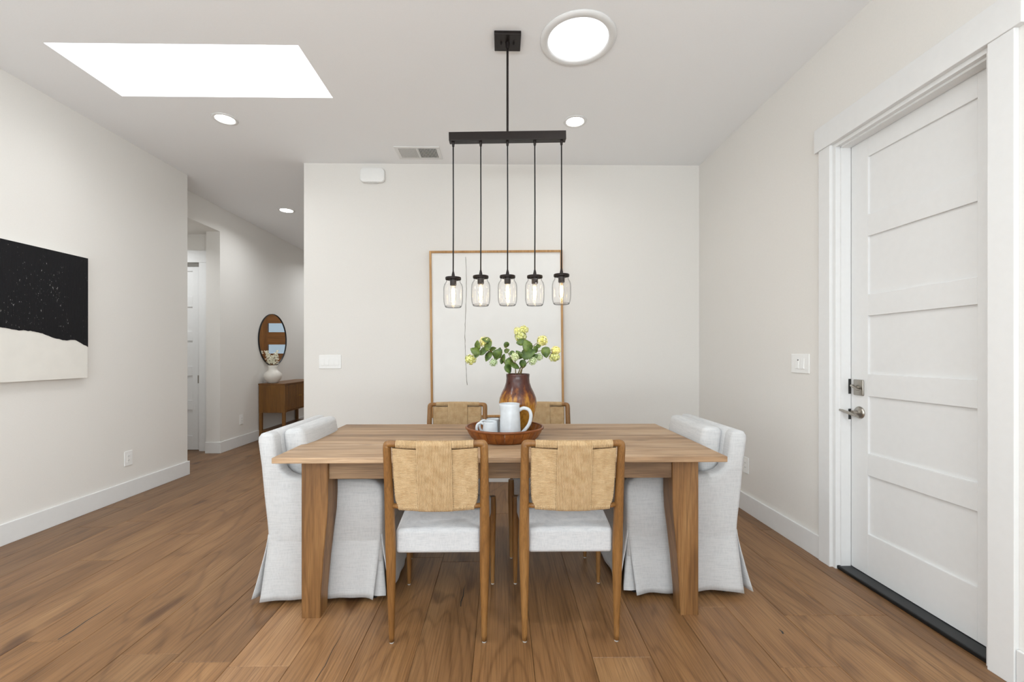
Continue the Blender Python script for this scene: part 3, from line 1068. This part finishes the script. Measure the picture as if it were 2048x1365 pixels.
sc = slip_chair()
sc.location = (-1.209, 2.455, 0)
sc['label'] = 'white slipcovered armchair at the table end towards the hall'
sc2 = copy_tree(sc)
sc2.location, sc2.rotation_euler = (1.250, 2.487, 0), (0, 0, R(180))
sc2['label'] = 'white slipcovered armchair at the table end beside the panel door'

# ================================================================ PENDANT LAMP
PX, PY = .032, 2.490
pl = thing('pendant_lamp', 'dark bronze linear pendant lamp with five glass jar shades over the table', 'pendant lamp', (PX, PY, CEIL))
MB().rbox(-.076, .076, -.069, .069, -.022, 0, r=.003, k=1).build('canopy', M['black_metal'], pl)
for sx in (-1, 1):
    MB().lathe([(0, -.034), (.004, -.034), (.005, -.022), (0, -.022)], 10, (sx * .036, 0, 0)).build('screw', M['black_metal'], pl)
MB().lathe([(0, -.055), (.010, -.055), (.013, -.022), (0, -.022)], 14).build('rod_collar', M['black_metal'], pl, 40)
zbar = 2.482 - CEIL
MB().tube([(0, 0, -.03), (0, 0, zbar + .02)], .0066, 12).build('rod', M['black_metal'], pl, 40)
tilt = Matrix.Translation((0, 0, zbar)) @ Matrix.Rotation(R(-1.25), 4, 'Y')
MB().rbox(-.337, .337, -.0235, .0235, -.0245, .0245, r=.002, k=1, M=tilt).build('bar', M['black_metal'], pl)
jx = [-.282, -.123, .032, .190, .345]
jz = [1.670, 1.679, 1.681, 1.681, 1.689]
for i in range(5):
    x = jx[i] - PX
    zj = jz[i] - CEIL
    zt = zbar + x * math.tan(R(1.25)) - .0245
    MB().lathe([(0, .004), (.0085, .004), (.0085, -.006), (.0065, -.024), (.003, -.028), (0, -.028)], 12, (x, 0, zt)).build('cord_grip', M['black_metal'], pl, 40)
    MB().tube([(x, 0, zt - .02), (x + .001, 0, (zt + zj) / 2), (x, 0, zj + .02)], .0038, 8).build('cord', M['black'], pl, True)
    # jar: origin at lid top
    jar = MB()
    hh = .176
    pr = [(.0405, -.012), (.0405, -.024), (.042, -.030), (.050, -.041), (.0545, -.056), (.0555, -.075), (.0555, -.12), (.0545, -.142), (.0515, -.158), (.0475, -.169), (.044, -.1745), (.038, -.176), (0, -.171)]
    rot = i * 1.3

    def ov(r, z, a):
        return r * (1 + .012 * cos(2 * (a + rot)) + .008 * cos(5 * a + rot) * (1 if -.15 < z < -.04 else 0))
    jar.lathe(pr, 40, fn=ov)
    jo = jar.build('glass_jar', M['jar_glass'], pl, True, loc=(x, 0, zj))
    # thick rim of glass at the foot
    MB().lathe([(.040, -.1755), (.0455, -.172), (.047, -.167), (.041, -.171)], 40, closed=True).build('glass_foot', M['jar_glass'], jo, True)
    MB().lathe([(0, 0), (.044, 0), (.0455, -.002), (.0455, -.005), (.0442, -.0065), (.0455, -.008), (.0455, -.012), (.0445, -.014), (.0430, -.014), (.0425, -.004), (0, -.004)], 40).build('lid', M['black_metal'], jo, 30)
    MB().lathe([(0, .034), (.0045, .034), (.006, .028), (.0095, .012), (.0095, 0), (0, 0)], 14).build('strain_relief', M['black_metal'], jo, 40)
    MB().lathe([(0, -.003), (.0185, -.003), (.0185, -.045), (.0165, -.048), (0, -.048)], 20).build('socket', M['black_metal'], jo, 40)
    bl = MB().lathe([(.012, -.046), (.013, -.060), (.016, -.080), (.0165, -.105), (.015, -.128), (.010, -.142), (0, -.147)], 20).build('bulb', M['bulb_glass'], jo, True)
    fm = MB()
    for q in range(4):
        a = q * pi / 2 + rot
        fm.tube([(.0065 * cos(a), .0065 * sin(a), -.066), (.0085 * cos(a + .25), .0085 * sin(a + .25), -.098), (.0055 * cos(a), .0055 * sin(a), -.130)], .0022, 6)
    fm.build('filament', M['filament'], jo)


# ================================================================ CEILING FITTINGS
def can_light(x, y, label, r=.066, power=2.0):  # also builds the added lamps that are out of view
    t = thing('recessed_light', label, 'ceiling light', (x, y, CEIL), group='recessed ceiling lights')
    MB().lathe([(r, -.001), (r + .004, -.006), (r + .022, -.004), (r + .025, 0), (r, 0)], 40, closed=True).build('trim_ring', M['trim'], t, True)
    MB().lathe([(0, -.004), (r * .7, -.004), (r, -.002), (r, 0), (0, 0)], 40).build('lens', M['can_lens'], t)
    d = bpy.data.lights.new('recessed_light_beam', 'AREA')
    d.shape, d.size, d.energy, d.color, d.spread = 'DISK', r * 1.9, power, (0.94, 0.975, 1.0), R(150)
    lo = bpy.data.objects.new('beam', d)
    COL.objects.link(lo)
    lo.parent, lo.location = t, (0, 0, -.010)
    return t


can_light(.572, 3.360, 'lit recessed ceiling light beside the pendant bar')
can_light(-2.146, 3.363, 'lit recessed ceiling light next to the skylight')
can_light(-2.731, 5.488, 'lit recessed ceiling light in the hall', .075, 8.0)
for cx_, cy_, lab in ((-2.146, .95, 'added unseen recessed fill light above the camera, painting side'), (.572, .95, 'added unseen recessed fill light above the camera, door side'),
                      (-2.146, -1.45, 'added unseen recessed fill light behind the camera, painting side'), (.572, -1.45, 'added unseen recessed fill light behind the camera, door side')):
    can_light(cx_, cy_, lab, .066, 9.0)  # added out of view to even out light on floor and walls
can_light(-2.60, 7.75, 'added unseen recessed fill light deeper in the hall, before the front door', .075, 11.0)  # added out of view to brighten the foyer in the mirror
rl_ = can_light(-4.25, 4.95, 'added unseen recessed fill light in the low ceiling of the hall recess', .06, 7.0)  # added hidden lamp that brightens the recess door
rl_.location.z = 2.745

ts = thing('tubular_skylight', 'large round tubular skylight with white ring above the table', 'skylight', (.440, 2.485, CEIL))
MB().lathe([(.172, -.004), (.180, -.012), (.205, -.014), (.218, -.006), (.220, 0), (.172, 0)], 64, closed=True).build('trim_ring', M['trim'], ts, True)
MB().lathe([(0, -.012), (.10, -.011), (.16, -.007), (.173, -.004), (.173, 0), (0, 0)], 64).build('diffuser', M['tube_lens'], ts, True)

vt = thing('air_vent', 'white slatted air vent in the ceiling by the back wall', 'vent', (-.752, 3.900, CEIL))
vx, vy = .200, .120
ix, iy = .166, .090
vf = MB()
vf.rbox(-vx, vx, -vy, -iy, -.008, 0, r=.003, k=1).rbox(-vx, vx, iy, vy, -.008, 0, r=.003, k=1).rbox(-vx, -ix, -iy, iy, -.008, 0, r=.003, k=1).rbox(ix, vx, -iy, iy, -.008, 0, r=.003, k=1)
vf.build('frame', M['trim'], vt)
MB().box(-ix, ix, -iy, iy, -.0012, -.0004).build('duct_opening', M['slot'], vt)
MB().box(-.005, .005, -iy, iy, -.008, -.002).build('divider', M['trim'], vt)
for half in (-1, 1):
    for k in range(12):
        x = half * (.012 + k * .0132)
        Mx = Matrix.Translation((x, 0, -.0065)) @ Matrix.Rotation(R(38 * half), 4, 'Y')
        MB().box(-.0055, .0055, -iy, iy, -.0006, .0006, M=Mx).build('slat', M['trim'], vt)

# ================================================================ WALL FITTINGS
cb = thing('door_chime', 'white rounded door chime box high on the back wall', 'door chime', (-1.232, YB, 2.927))
oc = []
for q in range(4):
    for k in range(7):
        a = pi / 2 * (q + k / 6)
        oc.append((.115 * (1 if q in (0, 3) else -1) + .036 * (cos(a) - (1 if q in (0, 3) else -1)), .068 * (1 if q < 2 else -1) + .036 * (sin(a) - (1 if q < 2 else -1))))
MB().extr(oc, -.042, 0, .012).build('cover', M['plastic'], cb, 40)
MB().rbox(-.05, .05, -.032, -.004, -.074, -.060, r=.003, k=1).build('grille', M['trim'], cb)
for k in range(3):
    MB().box(-.045, .045, -.0335, -.0315, -.0725 + k * .004, -.0712 + k * .004).build('grille_slot', M['glide'], cb)


def plate(name, label, cat, loc, rz, w, h, gangs, kind):
    """local: x across, -y out of the wall, z up; centre at origin"""
    t = thing(name, label, cat, loc, rz)
    MB().rbox(-w / 2, w / 2, -.006, 0, -h / 2, h / 2, r=.0025, k=1).build('cover_plate', M['plastic'], t)
    step = .046
    for g in range(gangs):
        x = (g - (gangs - 1) / 2) * step
        if kind == 'rocker':
            q = MB().rbox(x - .0165, x + .0165, -.0075, -.004, -.034, .034, r=.001, k=1).build('rocker', M['plastic'], t)
            MB().add([(x - .014, -.0075, .031), (x + .014, -.0075, .031), (x + .014, -.0075, -.031), (x - .014, -.0075, -.031), (x - .014, -.0115, -.031), (x + .014, -.0115, -.031)],
                     [(0, 1, 5, 4), (2, 3, 4, 5), (0, 4, 3), (1, 2, 5)]).build('paddle', M['plastic'], q)
        else:
            q = MB().rbox(x - .0165, x + .0165, -.0075, -.004, -.034, .034, r=.001, k=1).build('receptacle', M['plastic'], t)
            for zc in (.017, -.017):
                MB().box(x - .007, x - .005, -.0079, -.007, zc - .004, zc + .004).box(x + .005, x + .007, -.0079, -.007, zc - .004, zc + .004).build('slot', M['slot'], q)
    return t


plate('light_switch', 'white four-gang light switch on the back wall left of the framed canvas', 'light switch', (-1.640, YB, 1.153), 0, .210, .130, 4, 'rocker')
ls = plate('light_switch', 'white double light switch on the wall beside the panel door', 'light switch', (XR, 2.716, 1.166), R(-90), .165, .122, 2, 'rocker')
MB().lathe([(0, -.006), (.0035, -.006), (.0035, .001), (0, .001)], 10).build('indicator_light', M['slot'], ls, loc=(-.012, -.0115, .022), rot=(R(90), 0, 0))
plate('power_outlet', 'white power outlet low on the wall under the black and cream painting', 'outlet', (XL, 3.725, .335), R(90), .078, .125, 1, 'outlet')
plate('power_outlet', 'white power outlet low on the hall wall beside the console', 'outlet', (XH, 5.805, .351), R(90), .080, .13, 1, 'outlet')
plate('power_outlet', 'white wall plate half hidden behind the armchair by the panel door', 'outlet', (XR, 3.33, .36), R(-90), .078, .125, 1, 'outlet')

# ================================================================ FRAMED CANVAS ON THE BACK WALL
fa = thing('framed_artwork', 'large white canvas with one thin grey line in a pale oak frame', 'artwork', (-.049, YB, 1.420))
fa.rotation_euler = (0, R(-.62), 0)
aw, ah, ft = .633, .793, .020
for x0, x1 in ((-aw, -aw + ft), (aw - ft, aw)):
    MB().rbox(x0, x1, -.045, -.004, -ah, ah, r=.002, k=1).build('frame_bar', M['frame_oak'], fa)
for z0, z1 in ((-ah, -ah + ft), (ah - ft, ah)):
    MB().rbox(-aw + ft, aw - ft, -.045, -.004, z0, z1, r=.002, k=1).build('frame_bar', M['frame_oak'], fa)
MB().box(-aw + ft, aw - ft, -.030, -.006, -ah + ft, ah - ft).build('canvas', M['canvas'], fa)
rl = random.Random(3)
pts = []
for k in range(41):
    z = .735 - k * .0305
    pts.append((-.294 + .010 * sin(k * .16 + .5) + rl.uniform(-.0015, .0015), -.0312, z))
MB().tube(pts, [.0013 + rl.uniform(0, .0014) for _ in pts], 6).build('painted_line', M['thread'], fa)

# ================================================================ BLACK AND CREAM PAINTING ON THE LEFT WALL
lp = thing('painting', 'black over cream abstract painting on the left wall', 'painting', (XL, 3.325, 1.045))
ph, pw, pd = .912, 1.50, .040
MB().rbox(.004, pd, -pw, 0, 0, ph, r=.002, k=1).build('canvas', M['cream_paint'], lp)
edge = [(0, .236), (-.047, .260), (-.098, .286), (-.13, .286), (-.16, .279), (-.20, .285), (-.24, .292), (-.323, .322), (-.40, .338), (-.482, .337), (-.574, .351), (-.80, .37), (-1.1, .33), (-1.5, .36)]
low = []
for (a, za), (b, zb2) in zip(edge[:-1], edge[1:]):
    n = max(2, int(abs(b - a) / .012))
    for k in range(n):
        u = k / n
        y = a + (b - a) * u
        z = za + (zb2 - za) * u
        z += .004 * mnoise.noise((y * 40, 1, 0)) + .003 * mnoise.noise((y * 110, 5, 0))
        low.append((y, z))
low.append(edge[-1])
V, F = [], []
for (y, z) in low:
    V += [(pd + .0025, y, z), (pd + .0025, y, ph - .001), (pd - .001, y, z), (pd - .001, y, ph - .001)]
for i in range(len(low) - 1):
    a, b = i * 4, i * 4 + 4
    F += [(a, b, b + 1, a + 1), (a, a + 2, b + 2, b), (a + 1, b + 1, b + 3, a + 3)]
F += [(0, 1, 3, 2)]
MB().add(V, F).build('black_field', M['black_paint'], lp)

# ================================================================ HALL: MIRROR, CONSOLE, VASE
mr = thing('wall_mirror', 'round black-framed mirror on the hall wall reflecting the wooden door', 'mirror', (XH, 6.590, 1.442))
mrot = (0, R(90), 0)
MB().lathe([(.3875, 0), (.3935, 0), (.3935, .020), (.3875, .020)], 72, closed=True).build('frame', M['black'], mr, 40, rot=mrot)
MB().lathe([(0, .002), (.389, .002), (.389, .010), (0, .010)], 72).build('mirror_glass', M['mirror'], mr, rot=mrot)

cs = thing('console_cabinet', 'brown wooden console cabinet with slatted doors in the hall', 'cabinet', (-3.295, 6.20, 0))
CW, CL, CZ0, CZ1 = .185, 1.12, .385, .805
body = MB()
body.rbox(-CW, CW, .0, .022, CZ0, CZ1 - .02, r=.002, k=1)
body.rbox(-CW, CW, CL - .022, CL, CZ0, CZ1 - .02, r=.002, k=1)
body.rbox(-CW, CW - .02, .022, CL - .022, CZ0, CZ0 + .022, r=.002, k=1)
body.box(-CW, -CW + .01, .022, CL - .022, CZ0 + .022, CZ1 - .02)
body.build('body', M['console'], cs)
MB().rbox(-CW - .004, CW + .004, -.006, CL + .006, CZ1 - .02, CZ1, r=.003, k=1).build('top', M['console_top'], cs)
MB().rbox(CW - .03, CW, .022, .065, CZ0, CZ1 - .02, r=.002, k=1).build('face_frame', M['console'], cs)
MB().rbox(CW - .03, CW, CL - .065, CL - .022, CZ0, CZ1 - .02, r=.002, k=1).build('face_frame', M['console'], cs)
mid = .445
for d, (a, b) in enumerate(((.066, mid - .001), (mid + .001, CL - .066 - .24))):
    dr = MB().box(CW - .028, CW - .012, a, b, CZ0 + .024, CZ1 - .022).build('door', M['console'], cs)
    n = int((b - a) / .026)
    for k in range(n):
        s0 = a + (b - a) * k / n
        MB().rbox(CW - .012, CW - .003, s0 + .0015, s0 + (b - a) / n - .0015, CZ0 + .026, CZ1 - .024, r=.004, k=1).build('slat', M['console'], dr)
    ky = b - .022 if d == 0 else a + .022
    k_ = MB().lathe([(0, 0), (.004, 0), (.004, .010), (.009, .015), (.009, .020), (.005, .024), (0, .024)], 14)
    kb = MB().add([(CW - .003 + z, ky + x, .60 + y) for (x, y, z) in k_.v], k_.f).build('knob', M['brass'], dr, 40)
MB().rbox(CW - .028, CW - .003, CL - .305, CL - .066, CZ0 + .024, CZ1 - .022, r=.002, k=1).build('end_panel', M['console'], cs)
for x in (-CW + .002, CW - .042):
    for y in (.0, CL - .04):
        MB().rbox(x, x + .04, y, y + .04, 0, CZ0, r=.003, k=1).build('leg', M['console'], cs)
MB().rbox(-CW + .006, CW - .006, .005, CL - .005, .105, .130, r=.003, k=1).build('shelf', M['console_top'], cs)

hv = thing('ceramic_vase', 'off-white round-bellied vase on the hall console', 'vase', (-3.350, 6.335, .805))
MB().lathe([(0, 0), (.060, 0), (.066, .004), (.105, .05), (.122, .095), (.118, .135), (.09, .165), (.066, .185), (.06, .205), (.064, .24), (.068, .255), (.062, .257), (.055, .24), (.052, .20), (.04, .17), (0, .17)], 40).build('vase_body', M['white_vase'], hv, True)
rs = random.Random(11)
for q, (dx, dz, lab) in enumerate(((-.085, .40, 'cream flower spray leaning left in the white hall vase'), (.055, .40, 'cream flower spray leaning right in the white hall vase'), (-.01, .34, 'short cream flower spray in the middle of the white hall vase'))):
    st = thing('flower_stem', lab, 'flower', (-3.350, 6.335, .985), group='flowers in the hall vase')
    MB().tube(smoothpath([(0, 0, 0), (dx * .35, 0, .08), (dx, .01 * q, dz - .18)], 5), .003, 6).build('stem', M['stem'], st)
    fm = MB()
    n = 70 if q < 2 else 50
    for k in range(n):
        u = k / n
        c = Vector((dx * (.35 + .75 * u) + rs.uniform(-.040, .040) * (1.15 - u), rs.uniform(-.035, .035), .075 + (dz - .22) * u + rs.uniform(-.015, .015) + .03))
        for p in range(4):
            a = rs.uniform(0, 2 * pi)
            el = rs.uniform(-.6, 1.0)
            d = Vector((cos(a) * cos(el), sin(a) * cos(el), sin(el)))
            s_ = d.orthogonal().normalized() * .008
            fm.add([c, c + d * .009 + s_, c + d * .018, c + d * .009 - s_], [(0, 1, 2, 3)])
    fm.build('blossoms', M['white_petal'], st)

# ================================================================ TRAY, VASE, JUG, MUGS
TT = TH
ty = thing('rattan_tray', 'round reddish brown slatted rattan tray on the table', 'tray', (.014, 2.358, TT))
MB().lathe([(0, 0), (.160, 0), (.166, .004), (.166, .009), (0, .009)], 48).build('base', M['rattan'], ty, 40)
ns = 26
V, F = [], []
sl = MB()
prof_o = [(.164, .003), (.181, .018), (.197, .042), (.207, .064)]
nseg = 4
for th_ in (0, .007):
    for (r, z) in prof_o:
        for k in range(nseg + 1):
            a = (k / nseg - .5) * (2 * pi / ns) * .965
            bul = .0025 * cos((k / nseg - .5) * pi)
            V.append(((r - th_ + bul) * cos(a), (r - th_ + bul) * sin(a), z + th_ * .5))
n1 = nseg + 1
m1 = 4 * n1
for j in range(3):
    for k in range(nseg):
        a = j * n1 + k
        F += [(a, a + 1, a + n1 + 1, a + n1), (m1 + a, m1 + a + n1, m1 + a + n1 + 1, m1 + a + 1)]
    for e in (0, nseg):
        a = j * n1 + e
        F.append((a, a + n1, m1 + a + n1, m1 + a))
for k in range(nseg):
    F += [(k, m1 + k, m1 + k + 1, k + 1), (3 * n1 + k, 3 * n1 + k + 1, m1 + 3 * n1 + k + 1, m1 + 3 * n1 + k)]
sme = MB().add(V, F).mesh('slat', M['rattan'], 40)
for k in range(ns):
    place('slat', sme, ty, rot=(0, 0, 2 * pi * k / ns))
MB().lathe([(.2035, .066), (.209, .061), (.2145, .064), (.2145, .071), (.208, .0745), (.2035, .071)], 64, closed=True).build('rim', M['rattan_rim'], ty, True)
MB().lathe([(.186, .034), (.192, .037), (.190, .041), (.184, .038)], 64, closed=True, fn=lambda r, z, a: r + .004 + .0015 * cos(a * ns)).build('binding', M['rattan_rim'], ty, True)

VX, VY, VZ = .0897, 2.432, TT + .010
vs_ = thing('pottery_vase', 'tall dark brown and amber drip-glazed pottery vase in the tray', 'vase', (VX, VY, VZ))
vp = [(0, 0), (.060, 0), (.064, .004), (.074, .05), (.092, .11), (.104, .160), (.1065, .185), (.103, .210), (.091, .240), (.077, .268), (.068, .295), (.0655, .320), (.067, .335), (.0675, .342), (.065, .345), (.0615, .342), (.060, .325), (.058, .30), (.055, .26), (0, .25)]
MB().lathe(vp, 56, fn=lambda r, z, a: r * (1 + .008 * cos(2 * a + z * 9))).build('vase_body', M['vase'], vs_, True)

jg = thing('ceramic_jug', 'tall white glazed jug with a loop handle standing in the tray', 'jug', (.043, 2.272, TT + .010))
MB().lathe([(0, 0), (.054, 0), (.0565, .004), (.056, .05), (.054, .10), (.0515, .15), (.0505, .182), (.0515, .194), (.0495, .1955), (.047, .190), (.048, .15), (.050, .10), (.052, .02), (0, .015)], 44,
           fn=lambda r, z, a: r * (1 + .010 * cos(3 * a + z * 20)) + (.006 * max(0, cos(a - pi)) ** 8 if z > .17 else 0)).build('body', M['ceramic'], jg, True)
MB().tube(smoothpath([(.046, 0, .158), (.070, 0, .170), (.100, 0, .160), (.110, 0, .128), (.100, 0, .085), (.072, 0, .048), (.048, 0, .028)], 5), .0074, 10, flat=1.3).build('handle', M['ceramic'], jg, True)


def mug(x, y, rz_, label):
    t = thing('ceramic_mug', label, 'mug', (x, y, TT + .010), rz_, group='mugs in the tray')
    MB().lathe([(0, 0), (.036, 0), (.041, .004), (.0425, .03), (.040, .06), (.036, .090), (.035, .099), (.0325, .100), (.033, .09), (.037, .06), (.039, .03), (.036, .010), (0, .008)], 48,
               fn=lambda r, z, a: r + (.0010 * cos(a * 24) if r > .034 and z > .004 else 0)).build('body', M['ceramic'], t, True)
    MB().tube(smoothpath([(-.034, 0, .084), (-.050, 0, .092), (-.068, 0, .082), (-.073, 0, .060), (-.064, 0, .036), (-.038, 0, .026)], 5), .0055, 8, flat=1.3).build('handle', M['ceramic'], t, True)


mug(-.062, 2.272, R(-6), 'white ribbed mug at the front of the tray beside the jug')
mug(-.050, 2.368, R(8), 'white ribbed mug behind the other mug in the tray')


# ================================================================ VIBURNUM BRANCHES
def wpt(zx, zy, dy=0.0):
    """close-up coordinates of the bouquet measured in metres around the vase mouth"""
    sx = (zx - 660) / 5.252 / 355.4
    sz = (565 - zy) / 5.252 / 355.4
    return Vector((VX + sx, VY + dy, VZ + .345 + sz))


def leaf_mesh():
    V, F = [], []
    out = [(0, 0), (.14, .03), (.27, .08), (.36, .18), (.36, .25), (.42, .33), (.39, .42), (.42, .50), (.34, .60), (.34, .67), (.22, .78), (.20, .84), (.08, .93), (.0, 1.0)]
    n = len(out)
    for (x, y) in out:
        cup = -.12 * (y - .5) ** 2
        V += [(-x, y, .16 * x + cup), (0, y * .98 + .005, cup), (x, y, .16 * x + cup)]
    for i in range(n - 1):
        a, b = i * 3, i * 3 + 3
        F += [(a, a + 1, b + 1, b), (a + 1, a + 2, b + 2, b + 1)]
    W = [(x, y, z - .02) for (x, y, z) in V]
    m_ = len(V)
    F2 = [tuple(reversed([q + m_ for q in f])) for f in F]
    E = []
    for i in range(n - 1):
        a, b = i * 3, i * 3 + 3
        E += [(a, b, m_ + b, m_ + a), (a + 2, m_ + a + 2, m_ + b + 2, b + 2)]
    return MB().add(V + W, F + F2 + E).mesh('leaf', M['leaf'], True)


LEAF = leaf_mesh()


def bloom_mesh(seed, mat):
    rr = random.Random(seed)
    mb = MB()
    n = 90
    for k in range(n):
        z = 1 - 2 * (k + .5) / n
        a = k * 2.399963
        rxy = math.sqrt(max(0, 1 - z * z))
        d = Vector((rxy * cos(a), rxy * sin(a), z)) + Vector((rr.uniform(-.12, .12), rr.uniform(-.12, .12), rr.uniform(-.12, .12)))
        d.normalize()
        c = d * rr.uniform(.62, 1.02)
        u = d.orthogonal().normalized()
        w = d.cross(u)
        ph = rr.uniform(0, 2 * pi)
        for p in range(5):
            b = ph + 2 * pi * p / 5
            e = u * cos(b) + w * sin(b)
            f = u * cos(b + pi / 2) + w * sin(b + pi / 2)
            s_ = rr.uniform(.19, .30)
            mb.add([c, c + e * s_ * .6 + f * s_ * .42 + d * .05, c + e * s_ + d * .10, c + e * s_ * .6 - f * s_ * .42 + d * .05], [(0, 1, 2, 3)])
    mb.lathe([(0, -.6), (.42, -.42), (.6, 0), (.42, .42), (0, .6)], 12)
    return mb.mesh('flower_head', mat)


BLY, BLG = bloom_mesh(1, M['bloom_yellow']), bloom_mesh(2, M['bloom_green'])
PXM = 5.252 * 355.4
rb = random.Random(21)


def branch(label, stems, blooms, leaves):
    t = thing('viburnum_branch', label, 'branch', tuple(wpt(*stems[0][0])), group='viburnum branches in the pottery vase')
    o0 = wpt(*stems[0][0])
    for si, s in enumerate(stems):
        P = smoothpath([wpt(*p) - o0 for p in s], 5)
        r0, r1 = (.0038, .0018) if si == 0 else (.0022, .0012)
        MB().tube(P, [r0 + (r1 - r0) * i / (len(P) - 1) for i in range(len(P))], 6).build('stem' if si == 0 else 'twig', M['stem'], t, True)
    for (x, y, dy, r, sq, kind) in blooms:
        o = place('flower_head', BLY if kind == 'y' else BLG, t, wpt(x, y, dy) - o0)
        s_ = 1.14 * r / PXM
        o.scale = (s_, s_, s_ * sq)
        o.rotation_euler = (rb.uniform(-.4, .4), rb.uniform(-.4, .4), rb.uniform(0, 6))
    for (x, y, dy, size, ang) in leaves:
        # ang: direction of the leaf tip in the picture plane, degrees from +x
        o = place('leaf', LEAF, t)
        s_ = 2.45 * size / PXM
        d = Vector((cos(R(ang)), rb.uniform(-.30, .30), sin(R(ang)))).normalized()
        nrm = Vector((rb.uniform(-.9, .9), -1, rb.uniform(-.1, 1.2)))
        nrm = (nrm - d * nrm.dot(d)).normalized()
        xx = d.cross(nrm)
        m3 = Matrix((xx, d, nrm)).transposed().to_4x4()
        o.matrix_local = Matrix.Translation(wpt(x, y, dy) - o0 - d * s_ * .5) @ m3 @ Matrix.Scale(s_, 4)


branch('long leafy viburnum branch arching to the left out of the vase',
       [[(590, 640, .0), (565, 560, -.01), (520, 450, -.01), (470, 390, -.005), (390, 340, 0), (270, 320, .01), (175, 385, .01)],
        [(390, 340, 0), (345, 280, .01), (318, 235, .02)], [(470, 390, -.005), (430, 400, -.01), (405, 430, -.02)]],
       [(160, 415, .01, 52, .9, 'y'), (318, 232, .03, 58, .95, 'y'), (405, 446, -.02, 38, .95, 'g')],
       [(237, 262, .0, 44, 95), (205, 325, -.01, 44, 150), (228, 355, .0, 40, 250), (290, 335, -.01, 46, 215), (352, 272, -.02, 48, 60), (325, 210, .0, 40, 165), (350, 385, -.02, 48, 240), (450, 350, -.02, 50, 40), (436, 385, -.01, 36, 250), (510, 395, -.02, 36, 80), (490, 435, .0, 26, 260), (568, 440, -.02, 48, 70), (556, 515, -.03, 44, 300), (395, 305, .02, 34, 20), (465, 315, .02, 26, 70)])
branch('upright viburnum branch with the big yellow flower head on top',
       [[(655, 640, .0), (668, 555, 0), (715, 445, 0), (735, 390, 0), (715, 280, .01), (700, 170, .01)], [(735, 390, 0), (800, 300, .01), (870, 235, .01), (910, 215, .0)]],
       [(690, 165, .01, 58, .95, 'y'), (722, 100, .02, 46, .9, 'y'), (665, 118, .01, 44, .95, 'y'), (917, 215, .0, 52, .92, 'y')],
       [(685, 235, -.02, 38, 190), (755, 265, -.02, 56, 110), (770, 352, -.03, 66, 20), (712, 465, -.02, 40, 265), (672, 362, -.01, 44, 130), (880, 272, .0, 24, 10)])
branch('viburnum branch reaching out to the right with a yellow head at its tip',
       [[(690, 640, .02), (700, 540, .02), (735, 420, .02), (790, 365, .02), (840, 335, .01), (930, 325, .0), (1040, 355, .0)]],
       [(1062, 315, .0, 46, .8, 'y'), (1050, 385, .01, 54, .85, 'y')],
       [(845, 312, -.01, 34, 285), (955, 340, -.01, 50, 275), (815, 385, .01, 30, 330)])
branch('thin viburnum branch with two pale green heads right of centre',
       [[(680, 640, -.02), (690, 535, -.02), (760, 445, -.02), (810, 425, -.02)], [(760, 445, -.02), (830, 400, -.01), (880, 392, 0)]],
       [(815, 428, -.02, 40, 1.0, 'g'), (882, 390, .0, 38, .9, 'g')],
       [(848, 378, -.02, 24, 20)])
branch('short viburnum sprig with one pale green head above the vase mouth',
       [[(640, 640, -.03), (636, 560, -.03), (630, 470, -.03), (627, 400, -.03)], [(630, 470, -.03), (575, 380, -.01), (545, 320, 0), (535, 265, 0)]],
       [(627, 386, -.03, 38, 1.05, 'g')],
       [(537, 262, .0, 30, 250), (545, 322, .0, 26, 25), (594, 350, -.02, 28, 190), (632, 485, -.04, 44, 335)])
